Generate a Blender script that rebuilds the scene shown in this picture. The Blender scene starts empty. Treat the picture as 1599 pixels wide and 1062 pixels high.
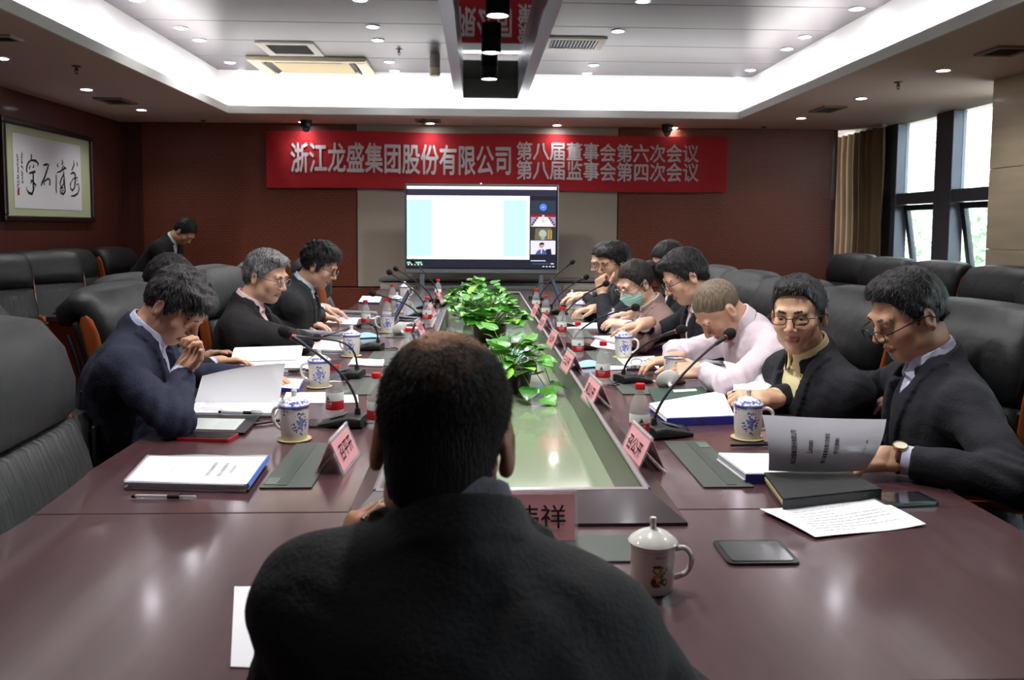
import bpy, bmesh, math, random
import numpy as np
from mathutils import Vector, Matrix
random.seed(7); np.random.seed(7)
sc = bpy.context.scene
COL = sc.collection
PI = math.pi
# ---------------------------------------------------------------- camera
F, PX, PY, HY, VX, ROLL, EYE = 1300.0, 799.5, 451.0, 356.0, 745.0, 0.0065, 1.38
TILT = math.atan((PY - HY) / F); YAW = math.atan((VX - PX) / F)
def ray(px, py):
    x, y = px - PX, py - PY
    c, s = math.cos(ROLL), math.sin(ROLL)
    x, y = c*x + s*y, -s*x + c*y
    f = F*math.cos(TILT) - y*math.sin(TILT); d = y*math.cos(TILT) + F*math.sin(TILT)
    return Vector((x*math.cos(YAW) - f*math.sin(YAW), x*math.sin(YAW) + f*math.cos(YAW), -d))
def P(px, py, z=0.75):          # the point of the level z that is seen at (px, py)
    r = ray(px, py); t = (z - EYE)/r.z
    return Vector((r.x*t, r.y*t, z))
def Q(px, py, Y):               # the point of the depth Y that is seen at (px, py)
    r = ray(px, py); t = Y/r.y
    return Vector((r.x*t, Y, EYE + r.z*t))
cam = bpy.data.cameras.new('camera'); camo = bpy.data.objects.new('camera', cam); COL.objects.link(camo)
cam.sensor_width = 36; cam.lens = F/1599*36; cam.shift_y = -(531 - PY)/1599; cam.shift_x = 0
vf = ray(PX, PY).normalized(); vr = (ray(PX + 100, PY) - ray(PX, PY)).normalized(); vu = vr.cross(vf)
camo.matrix_world = Matrix(((vr.x, vu.x, -vf.x, 0), (vr.y, vu.y, -vf.y, 0), (vr.z, vu.z, -vf.z, EYE), (0, 0, 0, 1)))
cam.clip_start = 0.05; cam.clip_end = 200
cam.dof.use_dof = True; cam.dof.focus_distance = 3.0; cam.dof.aperture_fstop = 6.5
sc.camera = camo
sc.view_settings.view_transform = 'Standard'; sc.view_settings.look = 'None'
sc.view_settings.gamma = 1; sc.view_settings.use_curve_mapping = False
sc.view_settings.exposure = 0.45
sc.cycles.use_denoising = True
sc.cycles.max_bounces = 8; sc.cycles.diffuse_bounces = 4; sc.cycles.glossy_bounces = 4; sc.cycles.transmission_bounces = 8
sc.cycles.transparent_max_bounces = 12; sc.cycles.sample_clamp_indirect = 4
sc.cycles.caustics_reflective = False; sc.cycles.caustics_refractive = False
# ---------------------------------------------------------------- sky: an even bright overcast
w = bpy.data.worlds.new('sky'); sc.world = w; w.use_nodes = True
bg = w.node_tree.nodes['Background']; bg.inputs[0].default_value = (0.86, 0.94, 1.0, 1); bg.inputs[1].default_value = 8.0
COVE_E, DOWN_W, PEND_W = 27.0, 34.0, 80.0
# ---------------------------------------------------------------- colour and materials
def lin(c): return tuple((v/12.92 if v <= .04045 else ((v+.055)/1.055)**2.4) for v in [x/255 for x in c])
MATS = {}
def mat(name, rgb, rough=.5, metal=0, coat=0, spec=.5, noise=None, bump=None, trans=0, ior=1.45, emit=None, alpha=1, sheen=0):
    """noise=(scale, amount, stretch vector): tint variation; bump=(scale, strength, stretch)"""
    if name in MATS: return MATS[name]
    m = bpy.data.materials.new(name); m.use_nodes = True; nt = m.node_tree; b = nt.nodes['Principled BSDF']
    c = lin(rgb); b.inputs['Base Color'].default_value = (*c, 1)
    b.inputs['Roughness'].default_value = rough; b.inputs['Metallic'].default_value = metal
    b.inputs['Coat Weight'].default_value = coat; b.inputs['Coat Roughness'].default_value = .12
    b.inputs['Specular IOR Level'].default_value = spec; b.inputs['IOR'].default_value = ior
    b.inputs['Transmission Weight'].default_value = trans; b.inputs['Alpha'].default_value = alpha
    b.inputs['Sheen Weight'].default_value = sheen
    if emit: b.inputs['Emission Color'].default_value = (*lin(emit[0]), 1); b.inputs['Emission Strength'].default_value = emit[1]
    def field(scale, st):
        tc = nt.nodes.new('ShaderNodeTexCoord'); mp = nt.nodes.new('ShaderNodeMapping'); mp.inputs['Scale'].default_value = st
        nz = nt.nodes.new('ShaderNodeTexNoise'); nz.inputs['Scale'].default_value = scale; nz.inputs['Detail'].default_value = 4
        nt.links.new(tc.outputs['Object'], mp.inputs[0]); nt.links.new(mp.outputs[0], nz.inputs['Vector']); return nz
    if noise:
        nz = field(noise[0], noise[2] if len(noise) > 2 else (1, 1, 1))
        r = nt.nodes.new('ShaderNodeValToRGB'); a = noise[1]
        r.color_ramp.elements[0].position = .3; r.color_ramp.elements[1].position = .7
        r.color_ramp.elements[0].color = (*[max(0, v*(1-a)) for v in c], 1); r.color_ramp.elements[1].color = (*[min(1, v*(1+a)) for v in c], 1)
        nt.links.new(nz.outputs['Fac'], r.inputs[0]); nt.links.new(r.outputs[0], b.inputs['Base Color'])
    if bump:
        nz = field(bump[0], bump[2] if len(bump) > 2 else (1, 1, 1))
        bp = nt.nodes.new('ShaderNodeBump'); bp.inputs['Strength'].default_value = bump[1]; bp.inputs['Distance'].default_value = .01
        nt.links.new(nz.outputs['Fac'], bp.inputs['Height']); nt.links.new(bp.outputs[0], b.inputs['Normal'])
    MATS[name] = m; return m
def emis(name, rgb, s):
    if name in MATS: return MATS[name]
    m = bpy.data.materials.new(name); m.use_nodes = True; nt = m.node_tree; nt.nodes.clear()
    e = nt.nodes.new('ShaderNodeEmission'); o = nt.nodes.new('ShaderNodeOutputMaterial'); e.inputs[0].default_value = (*lin(rgb), 1); e.inputs[1].default_value = s
    nt.links.new(e.outputs[0], o.inputs[0]); MATS[name] = m; return m
# ---------------------------------------------------------------- mesh builder
def rotz(a): c, s = math.cos(a), math.sin(a); return np.array([[c, -s, 0], [s, c, 0], [0, 0, 1.]])
def rx(a): c, s = math.cos(a), math.sin(a); return np.array([[1, 0, 0], [0, c, -s], [0, s, c]])
def ry(a): c, s = math.cos(a), math.sin(a); return np.array([[c, 0, s], [0, 1, 0], [-s, 0, c]])
class MB:
    def __init__(s): s.v = []; s.f = []; s.m = []; s.n = 0; s.T = (np.eye(3), np.zeros(3))
    def at(s, loc=(0, 0, 0), R=None): s.T = (np.eye(3) if R is None else R, np.array(loc, float)); return s
    def add(s, v, f, m=0):
        v = np.asarray(v, float) @ s.T[0].T + s.T[1]
        s.v.append(v); s.f += [[i + s.n for i in q] for q in f]; s.m += [m]*len(f); s.n += len(v); return s
    def box(s, c, d, m=0, R=None, bev=0):
        x, y, z = [k/2 for k in d]
        if bev <= 0:
            v = np.array([(i*x, j*y, k*z) for k in (-1, 1) for j in (-1, 1) for i in (-1, 1)], float)
            f = [(0, 2, 3, 1), (4, 5, 7, 6), (0, 1, 5, 4), (2, 6, 7, 3), (0, 4, 6, 2), (1, 3, 7, 5)]
        else:
            b = min(bev, x*.99, y*.99, z*.99); v = []; idx = {}
            for k in (-1, 1):
                for j in (-1, 1):
                    for i in (-1, 1):
                        for ax in range(3):
                            q = [i*(x-b), j*(y-b), k*(z-b)]; q[ax] = (i, j, k)[ax]*(x, y, z)[ax]; idx[(i, j, k, ax)] = len(v); v.append(q)
            f = []
            for ax in range(3):
                a1, a2 = (ax+1) % 3, (ax+2) % 3
                for sg in (-1, 1):
                    q = []
                    for u, w_ in ((-1, -1), (1, -1), (1, 1), (-1, 1)):
                        t = [0, 0, 0]; t[ax] = sg; t[a1] = u; t[a2] = w_; q.append(idx[(*t, ax)])
                    f.append(q if sg > 0 else q[::-1])
                for u in (-1, 1):
                    for w_ in (-1, 1):
                        t0 = [0]*3; t1 = [0]*3; t0[a1] = t1[a1] = u; t0[a2] = t1[a2] = w_; t0[ax] = -1; t1[ax] = 1
                        q = [idx[(*t0, a1)], idx[(*t1, a1)], idx[(*t1, a2)], idx[(*t0, a2)]]
                        f.append(q if u*w_ < 0 else q[::-1])
            for k in (-1, 1):
                for j in (-1, 1):
                    for i in (-1, 1):
                        q = [idx[(i, j, k, a)] for a in range(3)]; f.append(q if i*j*k > 0 else q[::-1])
            v = np.array(v)
        if R is not None: v = v @ np.asarray(R).T
        return s.add(v + np.array(c, float), f, m)
    def loft(s, rings, m=0, cap=True, closed=False):
        n = len(rings[0]); v = np.vstack(rings); f = []; K = len(rings)
        for a in range(K if closed else K-1):
            b = (a+1) % K
            for i in range(n):
                j = (i+1) % n; f.append((a*n+i, a*n+j, b*n+j, b*n+i))
        if cap and not closed: f.append(list(range(n))[::-1]); f.append([(K-1)*n+i for i in range(n)])
        return s.add(v, f, m)
    def tube(s, pts, r, m=0, n=8, cap=True, closed=False):
        pts = [np.array(p, float) for p in pts]; K = len(pts); r = [r]*K if np.isscalar(r) else list(r); rings = []; up = None
        for i in range(K):
            a = pts[(i-1) % K] if (closed or i > 0) else pts[i]; b = pts[(i+1) % K] if (closed or i < K-1) else pts[i]
            t = b - a; t = t/(np.linalg.norm(t)+1e-12)
            if up is None: up = np.array([0, 0, 1.]) if abs(t[2]) < .9 else np.array([1., 0, 0])
            u = up - t*np.dot(up, t); u /= np.linalg.norm(u)+1e-12; w_ = np.cross(t, u); up = u
            rings.append([pts[i] + r[i]*(math.cos(2*PI*k/n)*u + math.sin(2*PI*k/n)*w_) for k in range(n)])
        return s.loft([np.array(q) for q in rings], m, cap, closed)
    def lathe(s, prof, m=0, n=24, c=(0, 0, 0), cap=True, R=None):
        rings = []
        for rr, z in prof: rings.append(np.array([(rr*math.cos(2*PI*k/n), rr*math.sin(2*PI*k/n), z) for k in range(n)]))
        if R is not None: rings = [q @ np.asarray(R).T for q in rings]
        return s.loft([q + np.array(c, float) for q in rings], m, cap)
    def prism(s, poly, z0, z1, m=0):
        n = len(poly); v = [(x, y, z0) for x, y in poly] + [(x, y, z1) for x, y in poly]
        f = [list(range(n))[::-1], [n+i for i in range(n)]] + [(i, (i+1) % n, n+(i+1) % n, n+i) for i in range(n)]
        return s.add(v, f, m)
    def grid(s, fn, nu, nv, m=0, th=0):
        """sheet fn(u,v)->xyz; th>0 gives it thickness along -normal"""
        A = np.array([[fn(i/nu, j/nv) for i in range(nu+1)] for j in range(nv+1)], float)
        f = [(j*(nu+1)+i, j*(nu+1)+i+1, (j+1)*(nu+1)+i+1, (j+1)*(nu+1)+i) for j in range(nv) for i in range(nu)]
        v = A.reshape(-1, 3)
        if th:
            du = np.gradient(A, axis=1); dv = np.gradient(A, axis=0); nn = np.cross(du, dv); nn /= np.linalg.norm(nn, axis=2, keepdims=True)+1e-12
            v2 = (A - nn*th).reshape(-1, 3); N = len(v); f2 = [tuple(N+i for i in q[::-1]) for q in f]
            e = [j*(nu+1) for j in range(nv+1)]; g = [j*(nu+1)+nu for j in range(nv+1)]; h = list(range(nu+1)); k = [nv*(nu+1)+i for i in range(nu+1)]
            for L, fl in ((e, 1), (g, 0), (h, 0), (k, 1)):
                for a, b in zip(L[:-1], L[1:]): q = (a, N+a, N+b, b); f2.append(q if not fl else q[::-1])
            v = np.vstack([v, v2]); f = f + f2
        return s.add(v, f, m)
    def build(s, name, mats, parent=None, smooth=True, ang=35, loc=None, rz=None):
        me = bpy.data.meshes.new(name); me.from_pydata(np.vstack(s.v).tolist(), [], s.f)
        for mm in (mats if isinstance(mats, (list, tuple)) else [mats]): me.materials.append(mm)
        if len(set(s.m)) > 1: me.polygons.foreach_set('material_index', s.m)
        if smooth:
            me.polygons.foreach_set('use_smooth', [True]*len(me.polygons)); me.set_sharp_from_angle(angle=math.radians(ang))
        me.update(); o = bpy.data.objects.new(name, me); COL.objects.link(o)
        if parent is not None: o.parent = parent
        if loc is not None: o.location = loc
        if rz is not None: o.rotation_euler = (0, 0, rz)
        return o
def smooth(pts, k=4):
    p = [np.array(q, float) for q in pts]; p = [2*p[0]-p[1]] + p + [2*p[-1]-p[-2]]; out = []
    for i in range(1, len(p)-2):
        for j in range(k):
            t = j/k; out.append(.5*((2*p[i])+(-p[i-1]+p[i+1])*t+(2*p[i-1]-5*p[i]+4*p[i+1]-p[i+2])*t*t+(-p[i-1]+3*p[i]-3*p[i+1]+p[i+2])*t**3))
    return out+[p[-2]]
def tag(o, label=None, cat=None, group=None, kind=None):
    for k, v in (('label', label), ('category', cat), ('group', group), ('kind', kind)):
        if v: o[k] = v
    return o
def thing(name, loc, label, cat, group=None, rz=0, rot=None):
    o = bpy.data.objects.new(name, None); COL.objects.link(o); o.location = loc; o.empty_display_size = .1
    o.rotation_euler = rot if rot is not None else (0, 0, rz)
    return tag(o, label, cat, group)
def copy_tree(o, parent=None):
    c = o.copy(); COL.objects.link(c)
    if parent is not None: c.parent = parent
    for ch in list(o.children): copy_tree(ch, c)
    return c
def struct(o): o['kind'] = 'structure'; return o
_tc = {}
def text_mesh(body, bold=0.0, sx=1.0):
    """flat outline of the words, 1 unit tall glyph cell, centred on 0,0; returns verts, faces"""
    key = (body, bold)
    if key not in _tc:
        cu = bpy.data.curves.new('words', 'FONT'); cu.body = body; cu.size = 1; cu.offset = bold; cu.resolution_u = 2
        o = bpy.data.objects.new('words', cu); COL.objects.link(o)
        dg = bpy.context.evaluated_depsgraph_get(); me = o.evaluated_get(dg).to_mesh()
        v = np.array([q.co[:] for q in me.vertices]).reshape(-1, 3); f = [tuple(p.vertices) for p in me.polygons]
        o.evaluated_get(dg).to_mesh_clear(); bpy.data.objects.remove(o); bpy.data.curves.remove(cu)
        if len(v): mid = (v.min(0)+v.max(0))/2; v = v - [mid[0], mid[1], 0]
        _tc[key] = (v, f)
    v, f = _tc[key]; return v.copy(), f
def words(mb, body, w, h, fn, m=0, bold=0.0):
    """lay words in a w x h rectangle; fn maps (a, b) metres from the centre to xyz"""
    v, f = text_mesh(body, 0.0)
    if not len(v): return
    e = v.max(0)-v.min(0); a = v[:, 0]/e[0]*w; b = v[:, 1]/e[1]*h
    gw, gh = w/e[0]*bold, h/e[1]*bold
    for dx, dy in ([(0, 0)] if bold <= 0 else [(0, 0), (-gw, 0), (gw, 0), (0, -gh), (0, gh)]):
        mb.add([fn(x+dx, y+dy) for x, y in zip(a, b)], f, m)
# ================================================================ the room
ZS, ZU, ZSL = 2.54, 3.045, 0.075             # lowered ceiling, raised ceiling, height of its white lip
XL, XR, XW, YB, YR, YBR = -4.01, 4.14, 4.62, 9.62, -3.0, 10.4
OX0, OX1, OY0, OY1 = -2.57, 2.76, -1.6, 8.78   # opening of the lowered ceiling
CX0, CX1, CY1 = -2.78, 3.0, 9.16
def add_mapped(m, kind):
    nt = m.node_tree; b = nt.nodes['Principled BSDF']; tc = nt.nodes.new('ShaderNodeTexCoord'); sep = nt.nodes.new('ShaderNodeSeparateXYZ'); nt.links.new(tc.outputs['Object'], sep.inputs[0])
    return nt, b, tc, sep
def math_node(nt, op, a, b=None, c=None):
    n = nt.nodes.new('ShaderNodeMath'); n.operation = op
    for i, v in enumerate((a, b, c)):
        if v is None: continue
        if isinstance(v, (int, float)): n.inputs[i].default_value = v
        else: nt.links.new(v, n.inputs[i])
    return n.outputs[0]
def wood(name, rgb, axis=2, rough=.35, amt=.35, coat=.3, sc_=1.0):
    st = [9, 9, 9]; st[axis] = .5
    m = mat(name, rgb, rough=rough, coat=coat, noise=(3*sc_, amt, tuple(st))); return m
m_wall = wood('wall_veneer', (74, 33, 25), 2, .5, .25, .1)
m_floor = wood('floor_wood', (70, 38, 26), 1, .35, .3, .2)
m_soffit = mat('soffit_paint', (240, 222, 215), .75)
m_lip = mat('lip_paint', (248, 250, 248), .6)
m_cove = mat('cove_paint', (240, 240, 240), .8)
m_metal_panel = mat('grey_metal_panel', (72, 69, 75), .38, metal=.25, noise=(2, .06))
m_strip = mat('channel_rim_metal', (150, 152, 165), .35, metal=.5)
m_mirror = mat('dark_mirror', (120, 124, 128), .03, metal=1)
m_black = mat('black_paint', (16, 17, 18), .4)
m_beige = mat('beige_fabric', (176, 166, 152), .9, noise=(160, .12), bump=(400, .25))
def stone_mat():
    m = mat('travertine', (188, 174, 148), .35, coat=.1, noise=(2.2, .14, (.6, .6, 5.0)))
    return m
m_stone = stone_mat()
def perforated():
    m = mat('perforated_veneer', (96, 34, 26), .5)
    nt, b, tc, sep = add_mapped(m, 0)
    px, pz = .026, .03
    u = math_node(nt, 'MULTIPLY', sep.outputs[0], 1/px); v = math_node(nt, 'MULTIPLY', sep.outputs[2], 1/pz)
    row = math_node(nt, 'FLOOR', v); off = math_node(nt, 'MULTIPLY', math_node(nt, 'MODULO', math_node(nt, 'ABSOLUTE', row), 2.0), .5)
    fu = math_node(nt, 'FRACT', math_node(nt, 'ADD', u, off)); fv = math_node(nt, 'FRACT', v)
    du = math_node(nt, 'ABSOLUTE', math_node(nt, 'SUBTRACT', fu, .5)); dv = math_node(nt, 'ABSOLUTE', math_node(nt, 'SUBTRACT', fv, .5))
    dv = math_node(nt, 'MULTIPLY', dv, .62)
    hole = math_node(nt, 'LESS_THAN', math_node(nt, 'ADD', math_node(nt, 'MULTIPLY', du, du), math_node(nt, 'MULTIPLY', dv, dv)), .045)
    edge = math_node(nt, 'LESS_THAN', math_node(nt, 'ADD', math_node(nt, 'MULTIPLY', du, du), math_node(nt, 'MULTIPLY', dv, dv)), .022)
    mx = nt.nodes.new('ShaderNodeMix'); mx.data_type = 'RGBA'; mx.inputs['A'].default_value = (*lin((96, 36, 28)), 1); mx.inputs['B'].default_value = (*lin((196, 132, 84)), 1); nt.links.new(hole, mx.inputs['Factor'])
    m2 = nt.nodes.new('ShaderNodeMix'); m2.data_type = 'RGBA'; nt.links.new(mx.outputs['Result'], m2.inputs['A']); m2.inputs['B'].default_value = (*lin((24, 9, 8)), 1); nt.links.new(edge, m2.inputs['Factor'])
    nt.links.new(m2.outputs['Result'], b.inputs['Base Color'])
    bp = nt.nodes.new('ShaderNodeBump'); bp.inputs['Strength'].default_value = .6; bp.inputs['Distance'].default_value = .004; bp.invert = True
    nt.links.new(hole, bp.inputs['Height']); nt.links.new(bp.outputs[0], b.inputs['Normal']); return m
m_perf = perforated()
# floor
floor = struct(MB().box(((XL+XW)/2, (YR+YBR)/2, -.05), (XW-XL+.4, YBR-YR+.4, .1)).build('floor', m_floor))
# walls
struct(MB().box((XL-.05, (YR+YB)/2, ZS/2), (.1, YB-YR+.2, ZS)).build('wall_left', m_wall))
struct(MB().box(((XL+XW)/2, YR-.05, 1.6), (XW-XL+.4, .1, 3.2)).build('wall_front', m_wall))
bp0, bp1, bz = Q(558, 420, YB).x, Q(963, 420, YB).x, Q(760, 448, YB).z
wb = struct(MB().box(((XL+XR)/2, YB+.06, ZS/2), (XR-XL+.1, .1, ZS)).build('wall_back', m_wall))
xa = XL + .24
for a, b_, z0, z1, m in ((xa, bp0, bz, ZS, m_perf), (bp1, XR-.02, bz, ZS, m_perf), (bp0+.006, bp1-.006, bz, Q(760, 292, YB).z, m_beige), (bp0+.006, bp1-.006, Q(760, 292, YB).z+.006, ZS, m_beige)):
    MB().box(((a+b_)/2, YB-.01, (z0+z1)/2), (b_-a-.006, .03, z1-z0), bev=.004).build('panel', m, wb)
for i in range(4):
    a = xa + i*(XR-xa-.02)/4; b_ = xa + (i+1)*(XR-xa-.02)/4
    MB().box(((a+b_)/2, YB-.008, bz/2-.003), (b_-a-.006, .03, bz-.02), bev=.004).build('panel', m_perf, wb)
struct(MB().box(((XR+XW)/2+.1, YBR+.05, ZS/2), (XW-XR+.7, .1, ZS)).build('wall_back_return', m_wall))
# lowered ceiling
mb = MB(); t = ZSL
for x0, x1, y0, y1 in ((XL-.2, OX0, YR-.2, YBR+.2), (OX1, XW+.2, YR-.2, YBR+.2), (OX0, OX1, OY1, YBR+.2), (OX0, OX1, YR-.2, OY0)):
    mb.box(((x0+x1)/2, (y0+y1)/2, ZS+.02), (x1-x0, y1-y0, .04))
ceil = struct(mb.build('ceiling', m_soffit, smooth=False))
mb = MB()
for x0, x1, y0, y1 in ((OX0-.01, OX0+.012, OY0, OY1), (OX1-.012, OX1+.01, OY0, OY1), (OX0+.012, OX1-.012, OY1-.012, OY1+.01), (OX0+.012, OX1-.012, OY0-.01, OY0+.012)):
    mb.box(((x0+x1)/2, (y0+y1)/2, ZS+t/2-.002), (x1-x0, y1-y0, t))
struct(mb.build('trim_1', m_lip, smooth=False))
mb = MB()
for x0, x1, y0, y1 in ((CX0-.05, CX0, OY0-.4, CY1), (CX1, CX1+.05, OY0-.4, CY1), (CX0, CX1, CY1, CY1+.05), (CX0, CX1, OY0-.45, OY0-.4)):
    mb.box(((x0+x1)/2, (y0+y1)/2, (ZS+ZU)/2+.02), (x1-x0, y1-y0, ZU-ZS))
struct(mb.build('trim_2', m_cove, smooth=False))
# raised ceiling: grey metal panels, one object each
mb = MB(); mb.box(((CX0+CX1)/2, (OY0+CY1)/2, ZU+.05), (CX1-CX0+.2, CY1-OY0+1.2, .06)); 
back = mb.build('backing', m_black, ceil)
JY = [9.16, 8.415, 7.70, 7.0, 6.28]
while JY[-1] > OY0-.4: JY.append(JY[-1]-.715)
FX0, FX1, GX0, GX1 = -.235, .50, -.150, .412     # light channel: outside and inside
pm = {}
for (a, b_) in ((CX0, FX0), (FX1, CX1)):
    for y1, y0 in zip(JY[:-1], JY[1:]):
        k = (a, round(y1-y0, 3))
        if k not in pm: pm[k] = MB().box((0, 0, 0), (b_-a-.004, y1-y0-.008, .02), bev=.003).build('panel', m_metal_panel, ceil); o = pm[k]
        else: o = pm[k].copy(); COL.objects.link(o)
        o.location = ((a+b_)/2, (y0+y1)/2, ZU+.01)
# hanging mirrored light channel
CHY0, CHY1, ZM, ZF = -.8, 8.73, 2.91, 2.717
ch = thing('light_channel', ((FX0+FX1)/2, 5, ZM), 'long mirrored ceiling channel with grey metal rim and three black lamps', 'light channel')
ch.location = (0, 0, 0)
mb = MB()
mb.box(((FX0+GX0)/2, (CHY0+CHY1)/2, (ZF+ZU)/2), (GX0-FX0, CHY1-CHY0, ZU-ZF)); mb.box(((FX1+GX1)/2, (CHY0+CHY1)/2, (ZF+ZU)/2), (FX1-GX1, CHY1-CHY0, ZU-ZF))
mb.build('side_rail', m_strip, ch, smooth=False)
MB().box(((GX0+GX1)/2, CHY1+.02, (ZF+ZU)/2), (GX1-GX0, .04, ZU-ZF)).build('end_plate', mat('channel_end', (112, 116, 116), .4, metal=.3), ch, smooth=False)
MB().box(((GX0+GX1)/2, CHY0-.02, (ZF+ZU)/2), (GX1-GX0, .04, ZU-ZF)).build('end_plate', m_strip, ch, smooth=False)
for k in range(5):
    y0 = CHY0 + k*(CHY1-CHY0)/5; y1 = CHY0 + (k+1)*(CHY1-CHY0)/5
    MB().box(((GX0+GX1)/2, (y0+y1)/2, ZM+.01), (GX1-GX0-.002, y1-y0-.004, .02)).build('mirror_panel', m_mirror, ch, smooth=False)
e_lamp = emis('lamp_glow', (250, 246, 255), 40)
def spot(loc, watts, size=2.3, blend=.8, rad=.04):
    l = bpy.data.lights.new('spot', 'SPOT'); l.energy = watts; l.spot_size = size; l.spot_blend = blend; l.shadow_soft_size = rad; l.color = (1, .965, .93)
    o = bpy.data.objects.new('spot', l); COL.objects.link(o); o.location = loc; return o
place3 = ['nearest the camera', 'the middle one of three', 'nearest the video screen']
for i, (px, py) in enumerate(((777, 25), (767, 83), (764, 124))):
    p = P(px, py, 2.793); t_ = thing('ceiling_lamp', (p.x, p.y, 2.793), 'black cylinder lamp under the mirrored ceiling channel, ' + place3[i], 'lamp', 'cylinder lamps in the channel')
    MB().lathe([(.08, .117), (.08, .0), (.072, -.0), (.072, .02)], n=32, cap=False).build('housing', m_black, t_)
    MB().lathe([(.07, .012), (.07, .008), (.0001, .008)], n=32).build('lens', e_lamp, t_)
    spot((p.x, p.y, 2.78), PEND_W, 2.4, .9, .06)
for i in range(3):   # the run goes on overhead, out of view, and lights the table
    p = (.12, 4.37-1.18*i, 2.793); 
    t_ = thing('ceiling_lamp', p, 'black cylinder lamp overhead outside the picture, ' + ['farthest of three', 'middle of three', 'right above the camera'][i], 'lamp', 'cylinder lamps overhead')
    MB().lathe([(.08, .117), (.08, .0), (.072, -.0), (.072, .02)], n=32, cap=False).build('housing', m_black, t_)
    MB().lathe([(.07, .012), (.07, .008), (.0001, .008)], n=32).build('lens', e_lamp, t_)
    spot((p[0], p[1], 2.78), PEND_W, 2.4, .9, .06)
# cove strips lying on the ledge behind the lip
e_cove = emis('cove_tube_glow', (255, 255, 255), COVE_E)
for nm, c, d in (('left', (OX0-.09, (OY0+OY1)/2, ZS+.062), (.03, OY1-OY0, .02)), ('right', (OX1+.09, (OY0+OY1)/2, ZS+.062), (.03, OY1-OY0, .02)), ('far', ((OX0+OX1)/2, OY1+.09, ZS+.062), (OX1-OX0, .03, .02)), ('near', ((OX0+OX1)/2, OY0-.09, ZS+.062), (OX1-OX0, .03, .02))):
    tag(MB().box(c, d).build('light_strip', e_cove, smooth=False), {'left': 'white light strip hidden in the ceiling cove over the calligraphy side', 'right': 'white light strip hidden in the ceiling cove over the window side', 'far': 'white light strip hidden in the ceiling cove above the red banner', 'near': 'white light strip hidden in the ceiling cove behind the camera'}[nm], 'light strip')
# recessed downlights
m_rim = mat('lamp_rim', (215, 215, 220), .35, metal=.3)
def downlight(px, py, z, r, label, W=DOWN_W, group='recessed ceiling downlights', pos=None):
    p = P(px, py, z) if pos is None else Vector((*pos, z))
    t_ = thing('downlight', (p.x, p.y, z), label, 'downlight', group)
    MB().lathe([(r*1.25, 0), (r*1.25, -.006), (r, -.008), (r, .0)], n=24, cap=False).build('rim', m_rim, t_)
    MB().lathe([(r, -.004), (.0001, -.004)], n=24, cap=False).build('lens', e_lamp, t_)
    if W: spot((p.x, p.y, z-.02), W)
GR = 'downlights in the raised grey ceiling'
up = [((282, 43), 'outermost pair, calligraphy side, nearer one'), ((311, 62), 'outermost pair, calligraphy side, farther one'),
      ((359, 97), 'just left of the air conditioner, nearer one'), ((378, 110), 'touching the air conditioner corner, farther one'),
      ((582, 41), 'nearer one right of the small vent'), ((590, 62), 'farther one right of the small vent'),
      ((608, 96), 'right of the air conditioner, nearer one'), ((616, 110), 'right of the air conditioner, farther one'),
      ((414, 133), 'in the cove glow behind the air conditioner'), ((629, 133), 'in the cove glow beside the ceiling sensor'),
      ((965, 48), 'just before the slatted vent'), ((1004, 1), 'cut by picture top, right of channel'),
      ((927, 101), 'behind the slatted vent, nearer of two'), ((917, 114), 'behind the slatted vent, farther of two'),
      ((1338, 13), 'first of five, window side'), ((1257, 57), 'second of five, window side'), ((1229, 76), 'third of five, window side'),
      ((1172, 109), 'fourth of five, window side'), ((1151, 121), 'last of five, window side'),
      ((898, 137), 'in the glow right of the channel'), ((1110, 142), 'in the cove glow, far window corner'),
      ((213, -1), 'cut by picture top, calligraphy side'), ((562, -1), 'cut by picture top, left of channel')]
for (px, py), lb in up: downlight(px, py, ZU, .048, 'downlight in raised grey ceiling, ' + lb, W=(DOWN_W if P(px, py, ZU).y < 8.2 else 2), group=GR)
for (x, y, lb) in ((-1.9, 3.6, 'outer calligraphy side, second row'), (-1.9, 2.2, 'outer calligraphy side, first row'), (2.1, 3.6, 'outer window side, second row'), (2.1, 2.2, 'outer window side, first row'), (-1.0, 3.0, 'inner calligraphy side'), (1.2, 3.0, 'inner window side')):
    downlight(0, 0, ZU, .048, 'downlight overhead outside picture, ' + lb, pos=(x, y), group='downlights overhead')
sf = [((135, 139), 'before the sprinkler, calligraphy side'), ((221, 171), 'behind the flat vent, calligraphy side'), ((2, 90), 'above the framed calligraphy'),
      ((473, 190), 'above the dome camera, left banner end'), ((672, 192), 'above the large banner characters'), ((870, 195), 'above the meeting title on the banner'),
      ((1052, 199), 'above the dome camera, right banner end'), ((1251, 184), 'third before the curtain on the window side'), ((1345, 153), 'between sprinkler and square vent'), ((1473, 109), 'nearest the stone pillar')]
for (px, py), lb in sf: downlight(px, py, ZS, .045, 'round downlight in the lowered ceiling, ' + lb, W=(4 if P(px, py, ZS).y > 8.9 else DOWN_W*.6), group='downlights in the lowered ceiling')
for (px, py), lb in (((255, 194), 'in the corner over the standing man'), ((1265, 205), 'in the corner beside the curtain')): downlight(px, py, ZS, .02, 'tiny bright spotlight in the lowered ceiling ' + lb, W=4, group='tiny corner spotlights')
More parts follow.
